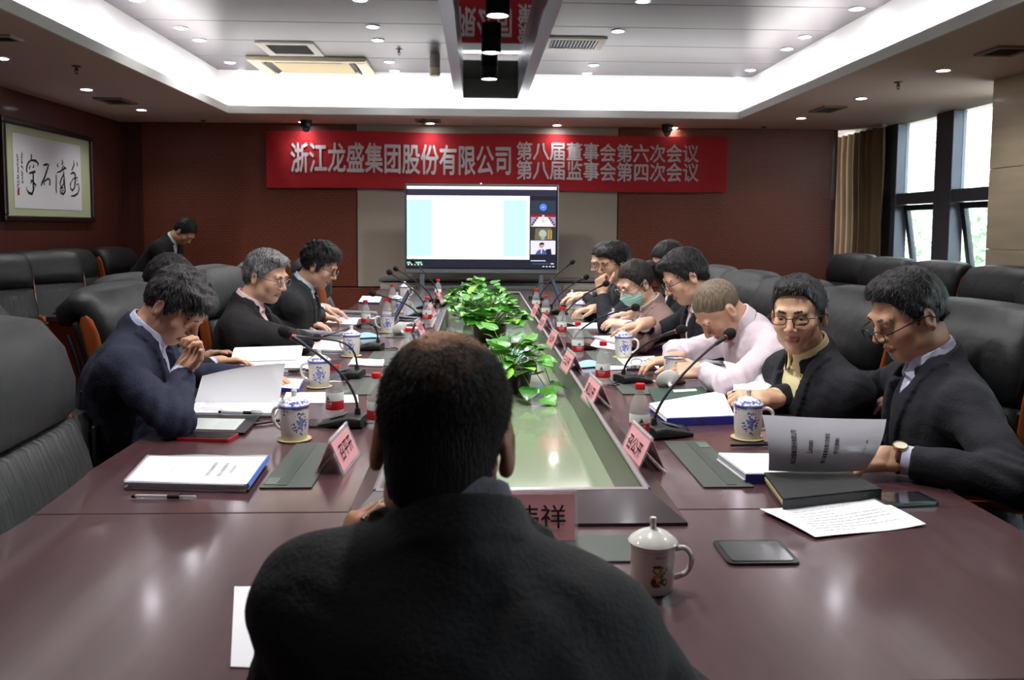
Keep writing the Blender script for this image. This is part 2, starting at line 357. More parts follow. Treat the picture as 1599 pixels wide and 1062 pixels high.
# stone pillar and window wall
PXF = 4.0; PYE = Q(1546, 300, 7).y
r_ = ray(1546, 300); PYE = PXF/r_.x*r_.y
PY0 = 3.6
st = MB().box(((PXF+XW+.2)/2, (PY0+PYE)/2, ZS/2), (XW+.2-PXF-.02, PYE-PY0-.02, ZS))
pil = struct(st.build('wall_right', m_stone, smooth=False))
zz = [0, .62, 1.24, 1.86, ZS]
for k in range(4):
    for j in range(8):
        y1 = PYE - j*1.15; y0 = max(y1-1.15, PY0)
        if y1 <= PY0+.01: continue
        MB().box((PXF, (y0+y1)/2, (zz[k]+zz[k+1])/2), (.03, y1-y0-.003, zz[k+1]-zz[k]-.003), bev=.002).build('panel', m_stone, pil)
    MB().box(((PXF+XW)/2+.1, PYE, (zz[k]+zz[k+1])/2), (XW+.2-PXF, .03, zz[k+1]-zz[k]-.003), bev=.002).build('panel', m_stone, pil)
def WX(px, py, X=XW):
    r = ray(px, py); t = X/r.x; return Vector((X, r.y*t, EYE + r.z*t))
SILL = WX(1435, 424).z; TR1 = WX(1435, 300).z; TR0 = WX(1435, 318).z
struct(MB().box((XW+.15, (PYE+YBR)/2, SILL/2), (.2, YBR-PYE+.2, SILL)).build('wall_window', m_wall, smooth=False))
tag(struct(MB().box((XW+.03, (PYE+YBR)/2, SILL-.02), (.26, YBR-PYE, .05), bev=.01).build('trim_3', wood('sill_wood', (92, 34, 28), 1, .3))))
m_frame = mat('window_frame_grey', (84, 88, 98), .4, metal=.2)
m_glass = mat('window_glass', (235, 245, 245), .0, trans=1, ior=1.01, spec=.3)
win = bpy.data.objects.new('window_1', None); COL.objects.link(win); struct(win)
ys = [(WX(1407, 250).y, WX(1383, 250).y), (WX(1494, 250).y, WX(1467, 250).y)]
mull = ys + [(ys[1][0]-1.02, ys[1][0]-.78), (YBR-.12, YBR)]
for a, b_ in mull: MB().box((XW+.02, (a+b_)/2, (SILL+ZS)/2), (.14, b_-a, ZS-SILL), bev=.006).build('mullion', m_frame, win)
bays = [(ys[0][1], YBR-.12), (ys[1][1], ys[0][0]), (mull[2][1], ys[1][0])]
for bi, (a, b_) in enumerate(bays):
    MB().box((XW+.02, (a+b_)/2, (TR0+TR1)/2), (.10, b_-a, TR1-TR0), bev=.005).build('transom', m_frame, win)
    MB().box((XW+.05, (a+b_)/2, (TR1+ZS)/2), (.006, b_-a, ZS-TR1)).build('pane', m_glass, win, smooth=False)
    op = .0 if bi == 0 else .16
    # top hung sash, tilted outwards at its foot
    sh = bpy.data.objects.new('sash', None); COL.objects.link(sh); sh.parent = win; sh.location = (XW+.06, (a+b_)/2, TR0-.005); sh.rotation_euler = (0, -op, 0)
    hgt = TR0-SILL-.02; wd = b_-a-.02; q = MB()
    for s_ in (-1, 1): q.box((0, s_*(wd/2-.035), -hgt/2), (.045, .07, hgt))
    q.box((0, 0, -.03), (.045, wd, .06)); q.box((0, 0, -hgt+.03), (.045, wd, .06)); q.build('sash_frame', mat('sash_grey', (48, 54, 60), .4), sh, smooth=False)
    MB().box((0, 0, -hgt/2), (.006, wd-.13, hgt-.1)).build('pane', m_glass, sh, smooth=False)
MB().box((XW+.04, (PYE+YBR)/2, SILL+.02), (.12, YBR-PYE, .04)).build('bottom_rail', m_frame, win, smooth=False)
# trees and ground outside
m_leaf_out = mat('garden_leaf', (188, 204, 180), .8, noise=(3, .12)); m_bark = mat('garden_bark', (96, 84, 70), .9)
tag(struct(MB().box((26, 10, -3.1), (42, 60, .2)).build('ground_outside', mat('paved_ground', (150, 148, 142), .9))))
rng = np.random.RandomState(4)
for i, (x, y, h, r) in enumerate(((11.6, 18.2, 4.5, 1.6), (16.0, 28.5, 5.2, 2.2), (13.4, 23.0, 4.2, 1.7), (9.6, 14.2, 4.0, 1.3))):
    t_ = thing('garden_tree', (x, y, -3), ['pale green leafy tree outside the window beside the mullion', 'tall pale tree behind the others outside the window', 'low round pale green tree seen through the lower sash', 'slim leafy tree outside next to the stone pillar'][i], 'tree', 'garden trees outside the window')
    MB().tube([(0, 0, 0), (.1, .05, h*.4), (0, .1, h*.75)], [.16, .12, .05], n=8).build('trunk', m_bark, t_)
    n = 2600; u = rng.normal(size=(n, 3)); u /= np.linalg.norm(u, axis=1)[:, None]; u *= (rng.rand(n)**.4)[:, None]*[r, r, r*.95]
    u *= (1+.25*np.sin(3*u[:, :1]+i)+.2*np.sin(4*u[:, 1:2])); u[:, 2] += h
    a = rng.normal(size=(n, 3)); a /= np.linalg.norm(a, axis=1)[:, None]; b_ = np.cross(a, rng.normal(size=(n, 3))); b_ /= np.linalg.norm(b_, axis=1)[:, None]
    s_ = .13; V = np.stack([u-a*s_, u+b_*s_*.55, u+a*s_, u-b_*s_*.55], 1).reshape(-1, 3)
    q = MB(); q.add(V, [(4*k, 4*k+1, 4*k+2, 4*k+3) for k in range(n)]); q.build('foliage', m_leaf_out, t_, smooth=False)

# unseen windows added beside and behind the camera, as fill light on the sitters
struct(MB().box((XW+.15, (YR+PY0)/2, SILL/2), (.2, PY0-YR+.2, SILL)).build('wall_fill_window', m_wall, smooth=False))
fill_win = bpy.data.objects.new('fill_window', None); COL.objects.link(fill_win); struct(fill_win)
for k in range(7):
    y = YR + k*(PY0-YR)/6; MB().box((XW+.02, y, (SILL+ZS)/2), (.14, .16, ZS-SILL), bev=.006).build('mullion', m_frame, fill_win)
MB().box((XW+.02, (YR+PY0)/2, (TR0+TR1)/2), (.10, PY0-YR, TR1-TR0)).build('transom', m_frame, fill_win); MB().box((XW+.02, (YR+PY0)/2, SILL+.04), (.12, PY0-YR, .08)).build('bottom_rail', m_frame, fill_win)
for k in range(6):
    a, b_ = YR+k*(PY0-YR)/6+.08, YR+(k+1)*(PY0-YR)/6-.08
    MB().box((XW+.05, (a+b_)/2, (TR1+ZS)/2), (.006, b_-a, ZS-TR1)).build('pane', m_glass, fill_win, smooth=False); MB().box((XW+.05, (a+b_)/2, (TR0+SILL)/2), (.006, b_-a, TR0-SILL)).build('pane', m_glass, fill_win, smooth=False)
# ================================================================ ceiling fixtures
m_white = mat('white_plastic', (205, 200, 188), .5); m_cream = mat('cream_plastic', (196, 186, 160), .5); m_dark = mat('dark_slot', (30, 31, 34), .6)
def quadc(pts, z):
    a = [P(px, py, z) for px, py in pts]; xs = [v.x for v in a]; yy = [v.y for v in a]
    x0 = (a[0].x+a[3].x)/2; x1 = (a[1].x+a[2].x)/2; y0 = (a[0].y+a[1].y)/2; y1 = (a[2].y+a[3].y)/2
    return (x0+x1)/2, (y0+y1)/2, x1-x0, abs(y1-y0)
# cassette air conditioner
cx, cy, dx, dy = quadc(((383, 93), (571, 93), (590, 125), (430, 125)), ZU-.03)
ac = thing('air_conditioner', (cx, cy, ZU), 'cream four-way cassette air conditioner set in the grey panelled ceiling', 'air conditioner')
q = MB(); q.box((0, dy/2-.05, -.02), (dx, .1, .045), bev=.01); q.box((0, -dy/2+.05, -.02), (dx, .1, .045), bev=.01); q.box((-dx/2+.06, 0, -.02), (.12, dy-.2, .045), bev=.01); q.box((dx/2-.06, 0, -.02), (.12, dy-.2, .045), bev=.01); q.build('panel_frame', m_cream, ac)
MB().box((0, 0, -.012), (dx-.4, dy-.36, .02), bev=.004).build('intake_grille', mat('intake', (150, 140, 112), .7), ac)
for c, d, R in (((0, dy/2-.14, -.018), (dx-.5, .05, .008), rx(.6)), ((0, -dy/2+.14, -.018), (dx-.5, .05, .008), rx(-.6)), ((dx/2-.16, 0, -.018), (.05, dy-.4, .008), ry(.6)), ((-dx/2+.16, 0, -.018), (.05, dy-.4, .008), ry(-.6))):
    MB().box(c, d, R=R).build('louver', m_dark, ac, smooth=False)
q = MB().box((0, 0, -.002), (dx-.22, dy-.18, .004)); q.build('recess', m_dark, ac, smooth=False)
def vent(pts, z, label, slats=0, m=m_white, name='ceiling_vent'):
    cx, cy, dx, dy = quadc(pts, z); t_ = thing(name, (cx, cy, z), label, 'vent', 'square vents in the ceiling')
    b = min(dx, dy)*.14; q = MB()
    q.box((0, dy/2-b/2, -.008), (dx, b, .016)); q.box((0, -dy/2+b/2, -.008), (dx, b, .016)); q.box((-dx/2+b/2, 0, -.008), (b, dy-2*b, .016)); q.box((dx/2-b/2, 0, -.008), (b, dy-2*b, .016)); q.build('frame', m, t_, smooth=False)
    MB().box((0, 0, -.002), (dx-2*b, dy-2*b, .004)).build('backing', m_dark if slats else mat('filter_grey', (84, 88, 86), .9), t_, smooth=False)
    for i in range(slats):
        x = -dx/2+b + (i+.5)*(dx-2*b)/slats; o = MB().box((0, 0, 0), (.004, dy-2*b, .02), R=ry(.5)).build('slat', mat('slat_metal', (190, 196, 200), .3, metal=.6), t_, smooth=False); o.location = (x, 0, -.012)
    if not slats:
        for i in range(9): MB().box((0, 0, 0), (dx-2*b, .004, .01)).build('slat', mat('filter_grey', (84, 88, 86), .9), t_, smooth=False).location = (0, -dy/2+b+(i+.5)*(dy-2*b)/9, -.008)
vent(((398, 65), (489, 65), (505, 85), (422, 85)), ZU, 'small white framed return vent before the cassette air conditioner')
vent(((852, 56), (949, 59), (935, 78), (844, 73)), ZU, 'white rectangular ceiling vent with bright upright slats beside the mirrored channel', slats=14)
m_sv = mat('soffit_vent', (150, 132, 126), .7)
vent(((153, 152), (195, 152), (210, 161), (165, 161)), ZS, 'flat pinkish vent between two downlights, calligraphy side', m=m_sv)
vent(((1283, 165), (1320, 165), (1302, 174), (1266, 174)), ZS, 'flat pinkish vent between two downlights, window side', m=m_sv)
vent(((1562, 70), (1610, 72), (1590, 85), (1518, 85)), ZS, 'large flat vent in the lowered ceiling before the stone pillar', m=m_sv)
vent(((-15, 54), (10, 52), (40, 62), (-20, 62)), ZS, 'pale vent cut by the picture edge, calligraphy side', m=m_white)
vent(((648, 186), (686, 186), (690, 190), (650, 190)), ZS, 'narrow vent over the banner, behind the cove', m=m_sv)
m_chrome = mat('chrome', (200, 200, 200), .2, metal=1)
def sprinkler(px, py, z, label):
    p = P(px, py-3, z); t_ = thing('sprinkler', (p.x, p.y, z), label, 'sprinkler', 'fire sprinklers under the ceiling')
    MB().lathe([(.034, 0), (.034, -.004), (.012, -.012), (.0001, -.012)], n=16).build('escutcheon', mat('brass_grey', (92, 86, 84), .4, metal=.6), t_)
    q = MB(); q.tube([(0, 0, -.01), (0, 0, -.035)], .008); q.tube([(-.011, 0, -.02), (-.012, 0, -.04), (0, 0, -.055)], .003, n=6); q.tube([(.011, 0, -.02), (.012, 0, -.04), (0, 0, -.055)], .003, n=6); q.lathe([(.014, -.055), (.014, -.058), (.0001, -.058)], n=12); q.build('head', mat('brass_grey', (92, 86, 84), .4, metal=.6), t_)
sprinkler(119, 106, ZS, 'sprinkler head in the lowered ceiling, calligraphy side'); sprinkler(623, 80, ZU, 'sprinkler head in the raised grey ceiling beside the downlight pair')
sprinkler(1403, 131, ZS, 'sprinkler head in the lowered ceiling, window side'); sprinkler(1193, 201, ZS, 'sprinkler head over the right end of the banner'); sprinkler(317, 191, ZS, 'small sprinkler head over the wall left of the banner'); sprinkler(661, 189, ZS, 'small sprinkler beside the narrow vent over the banner')
p = Q(679, 116, 8.2); t_ = thing('ceiling_sensor', (p.x, p.y, ZU), 'short cream cylinder sensor hanging beside the mirrored channel', 'sensor')
MB().tube([(0, 0, 0), (0, 0, -.13)], .05, n=20).build('stem', mat('sensor_stem', (150, 142, 138), .5), t_); MB().lathe([(.05, -.13), (.052, -.19), (.042, -.205), (.0001, -.205)], n=20).build('sensor_head', m_cream, t_)
for px, lb in ((478, 'left end of the red banner'), (1042, 'right end of the red banner')):
    p = Q(px, 200, 9.3); t_ = thing('dome_camera', (p.x, 9.3, ZS), 'black ceiling security camera over the ' + lb, 'camera', 'black ceiling cameras')
    MB().lathe([(.062, 0), (.062, -.03), (.055, -.075), (.0001, -.075)], n=20).build('housing', m_black, t_)
    q = MB(); q.at((0, 0, -.09)).lathe([(.0001, .045), (.03, .033), (.045, 0), (.03, -.033), (.0001, -.045)], n=20); q.build('dome', mat('camera_grey', (70, 76, 80), .2, metal=.3), t_)
    MB().tube([(0, -.035, -.1), (0, -.052, -.108)], .02, n=14).build('lens', mat('lens_glass', (150, 170, 185), .1, metal=.6), t_)
    MB().tube([(.02, 0, 0), (.02, -.075, -.02), (.05, -.07, -.035)], .008, m=0, n=6).build('cable', m_black, t_)
# ================================================================ banner
a, b_, c_, d_ = Q(415, 207, YB-.06), Q(1136, 211, YB-.06), Q(1134, 301, YB-.06), Q(418, 293, YB-.06)
bx0, bx1, bt, bb = a.x, b_.x, (a.z+b_.z)/2, (c_.z+d_.z)/2
m_red = mat('red_banner_cloth', (172, 26, 36), .75, noise=(1.5, .1), bump=(60, .15)); m_wtext = mat('white_print', (225, 218, 220), .7)
bxm, bzm = (bx0+bx1)/2, (bt+bb)/2
ban = thing('banner', (bxm, YB-.07, bzm), 'long red cloth banner with white lettering hung over the video screen', 'banner')
def bw(a, b, off=0):
    x = a; k = math.exp(-((x-(bx0-bxm))/.8)**2)
    return (a, .007*math.sin(2.1*a+1)+.003*math.sin(7*a) + .008*k*math.sin(16*a+3*b) - off, b + .006*math.sin(3*a) - .012*a/3)
BW, BH = bx1-bx0, bt-bb
MB().grid(lambda u, v: bw((u-.5)*BW, (v-.5)*BH), 120, 10, th=-.003).build('cloth', m_red, ban)
def zb(px0, px1, py0, py1):
    p0, p1 = Q(px0, py0, YB-.07), Q(px1, py1, YB-.07); return (p0.x+p1.x)/2-bxm, (p0.z+p1.z)/2-bzm, p1.x-p0.x, abs(p0.z-p1.z)
for txt, bx, bold in (('浙江龙盛集团股份有限公司', (454, 797, 224, 273)  , .022), ('第八届董事会第六次会议', (807, 1090, 222, 253), .02), ('第八届监事会第四次会议', (807, 1090, 251, 283), .02)):
    ax, az, w_, h_ = zb(*bx); q = MB(); words(q, txt, w_, h_, lambda x, y: bw(ax+x, az+y, .012), bold=bold); q.build('lettering', m_wtext, ban, smooth=False)
# ================================================================ video screen on its stand
YT = 9.0
tl, tr, br, bl = Q(632, 285, YT), Q(872, 290, YT), Q(872, 431, YT), Q(631, 424, YT)
tx, tz, tw, th_ = (tl.x+tr.x)/2, (tl.z+bl.z+tr.z+br.z)/4, ((tr.x-tl.x)+(br.x-bl.x))/2, (tl.z-bl.z+tr.z-br.z)/2
tv = thing('video_screen', (tx, YT, 0), 'large flat video screen on a stand showing a shared document and call thumbnails', 'screen')
tv.rotation_euler = (0, 0, -.02)
m_bez = mat('screen_bezel', (120, 128, 132), .35, metal=.5)
q = MB(); q.box((0, .03, tz), (tw, .06, th_), bev=.008); q.build('bezel', m_bez, tv)
SW, SH = tw-.05, th_-.09; sz = tz+.02
MB().box((0, -.002, sz), (SW+.02, .006, SH+.02)).build('screen_border', mat('screen_black', (10, 8, 22), .3), tv, smooth=False)
def sbox(u0, u1, v0, v1, rgb, e, name, off=.0065):
    """u from the left, v from the top, 0..1"""
    return MB().box(((u0+u1-1)/2*SW, -off, sz-(v0+v1-1)/2*SH), ((u1-u0)*SW, .002, (v1-v0)*SH)).build(name, emis('scr_%d_%d_%d' % rgb + '_%d' % int(e*100), rgb, e), tv, smooth=False)
sbox(0, 1, 0, .035, (235, 235, 255), 1.3, 'title_bar'); sbox(0, 1, .035, .115, (60, 55, 75), .8, 'menu_bar')
sbox(0, .82, .115, .895, (255, 255, 255), 1.15, 'document_window')
o = sbox(0, .168, .165, .86, (190, 226, 250), 1.0, 'page_margin', .0085); o2 = sbox(.645, .80, .165, .86, (190, 230, 250), 1.0, 'page_margin', .0085)
sbox(.168, .645, .15, .88, (255, 255, 255), 1.35, 'document_page', .0085)
sbox(0, 1, .895, 1, (46, 46, 58), .8, 'task_bar'); sbox(.82, 1, .115, .895, (44, 44, 56), .8, 'side_bar')
sbox(0, .1, .93, .95, (120, 230, 170), 1, 'task_icon', .009)
for i in range(5): sbox(.006+i*.022, .016+i*.022, .955, .972, (225, 225, 240), 1, 'task_icon', .009)
sbox(.83, .93, .905, .914, (230, 230, 240), 1, 'side_caption', .009); sbox(.84, .965, .945, .949, (70, 120, 190), 1, 'volume_slider', .009); sbox(.965, .985, .94, .952, (220, 220, 230), 1, 'task_icon', .009)
for i in range(4): sbox(.91+i*.022, .922+i*.022, .975, .987, (225, 225, 240), .9, 'task_icon', .009)
for u0, u1, v in ((.34, .42, .31), (.43, .46, .31), (.40, .45, .345), (.26, .28, .43), (.24, .27, .49), (.39, .42, .54), (.44, .47, .54), (.4, .42, .60), (.27, .3, .74), (.27, .29, .8), (.49, .5, .8), (.56, .57, .46), (.26, .29, .26)): sbox(u0, u1, v, v+.008, (215, 215, 225), 1.1, 'text_line', .010)
for i in range(7): sbox(.02+i*.035, .04+i*.035, .145, .15, (215, 220, 230), 1.05, 'text_line', .010)
th = [(.168, .327, (56, 62, 76)), (.333, .49, (170, 150, 175)), (.497, .655, (58, 56, 52)), (.66, .83, (225, 222, 240))]
for v0, v1, c in th: sbox(.828, .995, v0, v1, c, .9, 'call_thumbnail', .0085)
sbox(.828, .995, .333, .37, (150, 40, 50), .8, 'thumbnail_shape', .0095)
def spoly(pts, rgb, e, name, off=.0100):
    v = [((u-.5)*SW, -off, sz-(w_-.5)*SH) for u, w_ in pts]; q = MB(); q.add(v, [list(range(len(v)))[::-1]]); return q.build(name, emis('scr_%d_%d_%d' % rgb + '_%d' % int(e*100), rgb, e), tv, smooth=False)
circ = lambda u, v, r, n=16: [(u+r*math.cos(2*PI*k/n), v+r*math.sin(2*PI*k/n)*SW/SH) for k in range(n)]
spoly(circ(.911, .25, .024), (80, 130, 215), 1.0, 'avatar_disc'); q = MB(); words(q, 'SA', .022, .014, lambda x, y: ((.911-.5)*SW+x, -.012, sz-(.25-.5)*SH+y)); q.build('avatar_letters', emis('scr_w', (235, 240, 255), 1), tv, smooth=False)
spoly([(.893, .345), (.93, .345), (.98, .485), (.84, .485)], (238, 228, 245), 1.0, 'thumbnail_shape'); spoly([(.905, .345), (.918, .345), (.925, .44), (.9, .44)], (190, 205, 200), 1.0, 'thumbnail_shape', .0108)
for k in range(4): spoly(circ(.838+.01*k, .46-.025*k, .006), (40, 36, 60), .8, 'thumbnail_shape', .011); spoly(circ(.985-.01*k, .46-.025*k, .006), (40, 36, 60), .8, 'thumbnail_shape', .011)
spoly([(.86, .51), (.965, .505), (.97, .65), (.855, .65)], (120, 112, 84), .8, 'thumbnail_shape'); spoly(circ(.909, .575, .026), (185, 195, 188), .8, 'thumbnail_shape', .0108); spoly([(.9, .6), (.918, .6), (.922, .65), (.897, .65)], (170, 180, 175), .8, 'thumbnail_shape', .0112); spoly([(.945, .53), (.953, .53), (.953, .64), (.945, .64)], (205, 170, 90), .8, 'thumbnail_shape', .0112); spoly([(.962, .53), (.97, .53), (.97, .64), (.962, .64)], (205, 170, 90), .8, 'thumbnail_shape', .0112)
spoly([(.93, .77), (.965, .76), (.97, .83), (.925, .83)], (40, 42, 60), .8, 'thumbnail_shape'); spoly([(.86, .83), (.872, .79), (.893, .765), (.912, .765), (.93, .79), (.938, .83)], (84, 92, 150), .9, 'thumbnail_shape', .0108); spoly(circ(.9, .725, .0145), (190, 150, 140), .9, 'thumbnail_shape', .0112); spoly([(.885, .715), (.89, .69), (.905, .68), (.919, .69), (.918, .73), (.911, .705)], (38, 30, 40), .8, 'thumbnail_shape', .0116); spoly([(.896, .765), (.906, .765), (.904, .82), (.898, .82)], (200, 205, 235), 1, 'thumbnail_shape', .0114)
sbox(.49, .5, -.04, -.03, (200, 190, 255), 3, 'camera_light', .0095)
q = MB()
for sx in (-.78, .78): q.box((sx*tw/2*1.0, .04, (tz-th_/2)/2+.05), (.05, .06, tz-th_/2+.1), bev=.006); q.box((sx*tw/2, .02, .09), (.06, .40, .05), bev=.01)
q.box((0, .04, Q(750, 449, YT).z), (.78*tw, .04, .03)); q.box((0, .04, .2), (.78*tw, .04, .04)); q.build('stand', m_bez, tv)
q = MB()
for sx in (-.78, .78):
    for sy in (-.15, .19): q.tube([(sx*tw/2-.015, .0+sy, .033), (sx*tw/2+.015, sy, .033)], .033, n=12)
q.build('casters', m_black, tv)
# low grey cabinet against the wall under the screen
kx0, kx1, kz = Q(596, 440, YB-.2).x, Q(930, 440, YB-.2).x, Q(760, 434, YB-.25).z
cab = thing('low_cabinet', ((kx0+kx1)/2, YB-.2, 0), 'low grey cabinet with jointed doors standing behind the screen stand', 'cabinet')
kw = kx1-kx0
MB().box((0, 0, kz/2-.02), (kw, .32, kz-.06)).build('body', mat('cabinet_grey', (150, 146, 140), .5), cab, smooth=False)
MB().box((0, 0, kz-.02), (kw+.03, .34, .03), bev=.005).build('worktop', mat('cabinet_top', (96, 96, 98), .4), cab)
for i in range(6): MB().box((-kw/2+(i+.5)*kw/6, -.17, kz/2-.02), (kw/6-.012, .02, kz-.12), bev=.004).build('door', mat('cabinet_door', (158, 152, 144), .5), cab)
# ================================================================ framed calligraphy on the left wall
def WL(px, py, X=XL+.03):
    r = ray(px, py); t = X/r.x; return Vector((X, r.y*t, EYE + r.z*t))
f0, f1 = WL(3, 260), WL(146, 300); ft = (WL(3, 181).z+WL(143, 213).z)/2; fb = (WL(8, 346).z+WL(145, 347).z)/2
FW, FH = f1.y-f0.y, ft-fb
pic = thing('framed_calligraphy', (XL, (f0.y+f1.y)/2, (ft+fb)/2), 'framed calligraphy of four brushed characters on white paper with green mount', 'picture')
q = MB()
for s_ in (-1, 1): q.box((.025, 0, s_*(FH/2-.025)), (.05, FW, .05), bev=.008); q.box((.025, s_*(FW/2-.025), 0), (.05, .05, FH-.1), bev=.008)
q.build('frame', mat('frame_dark_wood', (34, 16, 16), .35), pic)
MB().box((.012, 0, 0), (.012, FW-.09, FH-.09)).build('mount', mat('green_silk', (176, 184, 148), .85), pic, smooth=False)
# paper placed from the photograph's inner sheet
pa, pb = WL(22, 250), WL(128, 280); pt_, pb_ = (WL(22, 207).z+WL(127, 228).z)/2, (WL(25, 325).z+WL(130, 329).z)/2
pw, ph, pcy, pcz = pb.y-pa.y, pt_-pb_, (pa.y+pb.y)/2-(f0.y+f1.y)/2, (pt_+pb_)/2-(ft+fb)/2
MB().box((.02, pcy, pcz), (.004, pw, ph)).build('paper', mat('calligraphy_paper', (218, 218, 222), .9), pic, smooth=False)
m_ink = mat('ink', (28, 34, 34), .8)
# brush strokes traced as (x, y, half width) in the 1011x1062 close view of the region (0,160)-(200,370)
ST = [[(250, 405, 3), (255, 430, 7), (248, 447, 4)], [(232, 468, 6), (218, 500, 6), (215, 535, 7), (220, 555, 4)], [(225, 480, 4), (250, 455, 6), (290, 462, 8), (308, 485, 7), (300, 505, 3)], [(245, 500, 4), (235, 520, 5), (242, 530, 3)], [(268, 490, 4), (272, 508, 6), (262, 515, 3)],
      [(232, 560, 3), (252, 555, 7), (285, 545, 7)], [(268, 555, 7), (268, 620, 8), (270, 690, 9), (258, 722, 9), (235, 715, 7), (218, 690, 4), (212, 665, 2)], [(245, 610, 3), (262, 622, 5), (290, 655, 7), (280, 672, 3)], [(262, 615, 5), (245, 640, 3)],
      [(345, 495, 4), (372, 490, 8), (390, 488, 6), (378, 530, 8), (358, 590, 8), (335, 640, 8), (328, 660, 3)], [(352, 625, 5), (375, 608, 6), (386, 598, 4)], [(350, 628, 4), (358, 652, 5)], [(380, 598, 5), (398, 610, 7), (400, 640, 7), (396, 656, 5)],
      [(462, 480, 4), (458, 500, 6), (468, 512, 3)], [(495, 452, 3), (500, 475, 7), (492, 495, 4)], [(455, 553, 3), (480, 545, 6), (520, 515, 8), (530, 525, 3)], [(490, 520, 3), (510, 500, 4)], [(448, 570, 4), (450, 620, 5), (448, 680, 6), (452, 715, 4)], [(505, 545, 4), (512, 600, 7), (515, 660, 9), (520, 700, 8), (505, 725, 8), (485, 712, 6), (478, 690, 4)], [(512, 560, 4), (490, 600, 6), (478, 640, 6), (490, 668, 6), (508, 640, 5), (505, 610, 3)], [(478, 680, 5), (500, 672, 6), (505, 695, 5), (490, 700, 3)],
      [(585, 458, 3), (590, 490, 6), (578, 520, 6), (570, 540, 4)], [(560, 565, 4), (585, 552, 7), (600, 570, 7), (598, 630, 8), (592, 675, 7), (578, 695, 7), (562, 680, 5), (562, 640, 4), (580, 605, 4), (600, 595, 4)], [(600, 600, 5), (618, 590, 5), (612, 625, 4)], [(605, 655, 3), (622, 640, 6), (630, 680, 7), (618, 720, 7), (590, 738, 7), (565, 738, 3)], [(560, 640, 4), (556, 655, 3)]]
q = MB()
def inkp(x, y): return WL(x/5.055, 160+y/5.055)
for s_ in ST:
    pts = [inkp(x, y) for x, y, _ in s_]; n = len(pts); L = []; Rr = []
    for i in range(n):
        d = pts[min(i+1, n-1)]-pts[max(i-1, 0)]; nn = Vector((0, -d.z, d.y)).normalized(); hw = s_[i][2]*.0016
        L.append(pts[i]+nn*hw); Rr.append(pts[i]-nn*hw)
    o0 = Vector((XL, (f0.y+f1.y)/2, (ft+fb)/2)); v = [(.0245, (a-o0).y, (a-o0).z) for a in L] + [(.0245, (a-o0).y, (a-o0).z) for a in Rr]
    q.add(v, [(i, i+1, n+i+1, n+i) for i in range(n-1)])
q.build('brush_strokes', m_ink, pic, smooth=False)
q = MB(); o0 = Vector((XL, (f0.y+f1.y)/2, (ft+fb)/2)); rng = np.random.RandomState(2)
for x0, y0, y1 in ((142, 410, 680), (176, 405, 650)):
    y = y0
    while y < y1:
        c = inkp(x0+(y-y0)*.04, y)-o0; big = y > 540 and x0 < 150
        for k in range(4): q.box((.0243, c.y+rng.uniform(-.012, .012)*(1.4 if big else 1), c.z+rng.uniform(-.012, .012)), (.0008, rng.uniform(.008, .022)*(1.4 if big else 1), .004), R=rx(rng.uniform(-1, 1)))
        y += 27 if big else 19
q.build('small_inscription', m_ink, pic, smooth=False)
q = MB(); c = inkp(152, 708)-o0; q.box((.0243, c.y, c.z), (.0008, .03, .05)); c = inkp(614, 487)-o0; q.box((.0243, c.y, c.z), (.0008, .015, .04)); q.build('red_seal', mat('seal_red', (150, 40, 44), .8), pic, smooth=False)
# ================================================================ curtain
c0, c1 = WX(1379, 300, XW-.16), Q(1309, 300, 9.95)
cur = thing('curtain', (0, 0, 0), 'tall brown pleated curtain gathered in the window corner', 'curtain')
cy0, cy1 = c0.y, 10.28; cl = cy1-cy0
def cf(off):
    return lambda u, v: (XW-.2+off + (.045+.01*math.sin(9*v))*math.sin(u*2*PI*8+.5*math.sin(3*v)), cy0+u*cl, .1+v*(ZS-.13))
MB().grid(cf(0), 128, 10, th=-.006).build('pleated_cloth', mat('curtain_brown', (108, 88, 62), .85, noise=(14, .14, (1, 1, .1))), cur, ang=60)
MB().box((XW-.2, (cy0+cy1)/2, ZS-.02), (.05, cl+.1, .03)).build('rail', m_white, cur)
# ================================================================ the big table
TX0, TX1, TY0, TY1, TZ = -1.0, 1.155, 1.10, 8.55, .75
HX0, HX1, HY0, HY1 = -.235, .405, 1.915, 7.93        # opening in the middle
def table_wood():
    m = mat('table_veneer', (78, 50, 54), .34, coat=1, noise=(5, .16, (8, .9, 8))); return m
m_tab = table_wood(); m_tabd = mat('table_dark', (40, 24, 26), .3, coat=.2); m_inner = mat('trough_wall', (104, 104, 94), .35)
table = thing('conference_table', (0, 0, 0), 'very long dark red conference table with a glass bottomed trough down the middle', 'table')
def slab_(x0, x1, y0, y1, name='tabletop_panel'): return MB().box(((x0+x1)/2, (y0+y1)/2, TZ-.021), (x1-x0-.002, y1-y0-.002, .04), bev=.003).build(name, m_tab, table)
RO = .045                                               # rim band width
yc = P(300, 801).y
slab_(TX0, TX1, TY0, yc)
sy = [yc, 3.4, 4.9, 6.4, 7.97]
for a, b_ in zip(sy[:-1], sy[1:]): slab_(TX0, HX0-RO, a, b_); slab_(HX1+RO, TX1, a, b_)
slab_(TX0, TX1, 7.97, TY1)
if yc < HY0-.14: slab_(HX0-RO, HX1+RO, yc, HY0-.14)
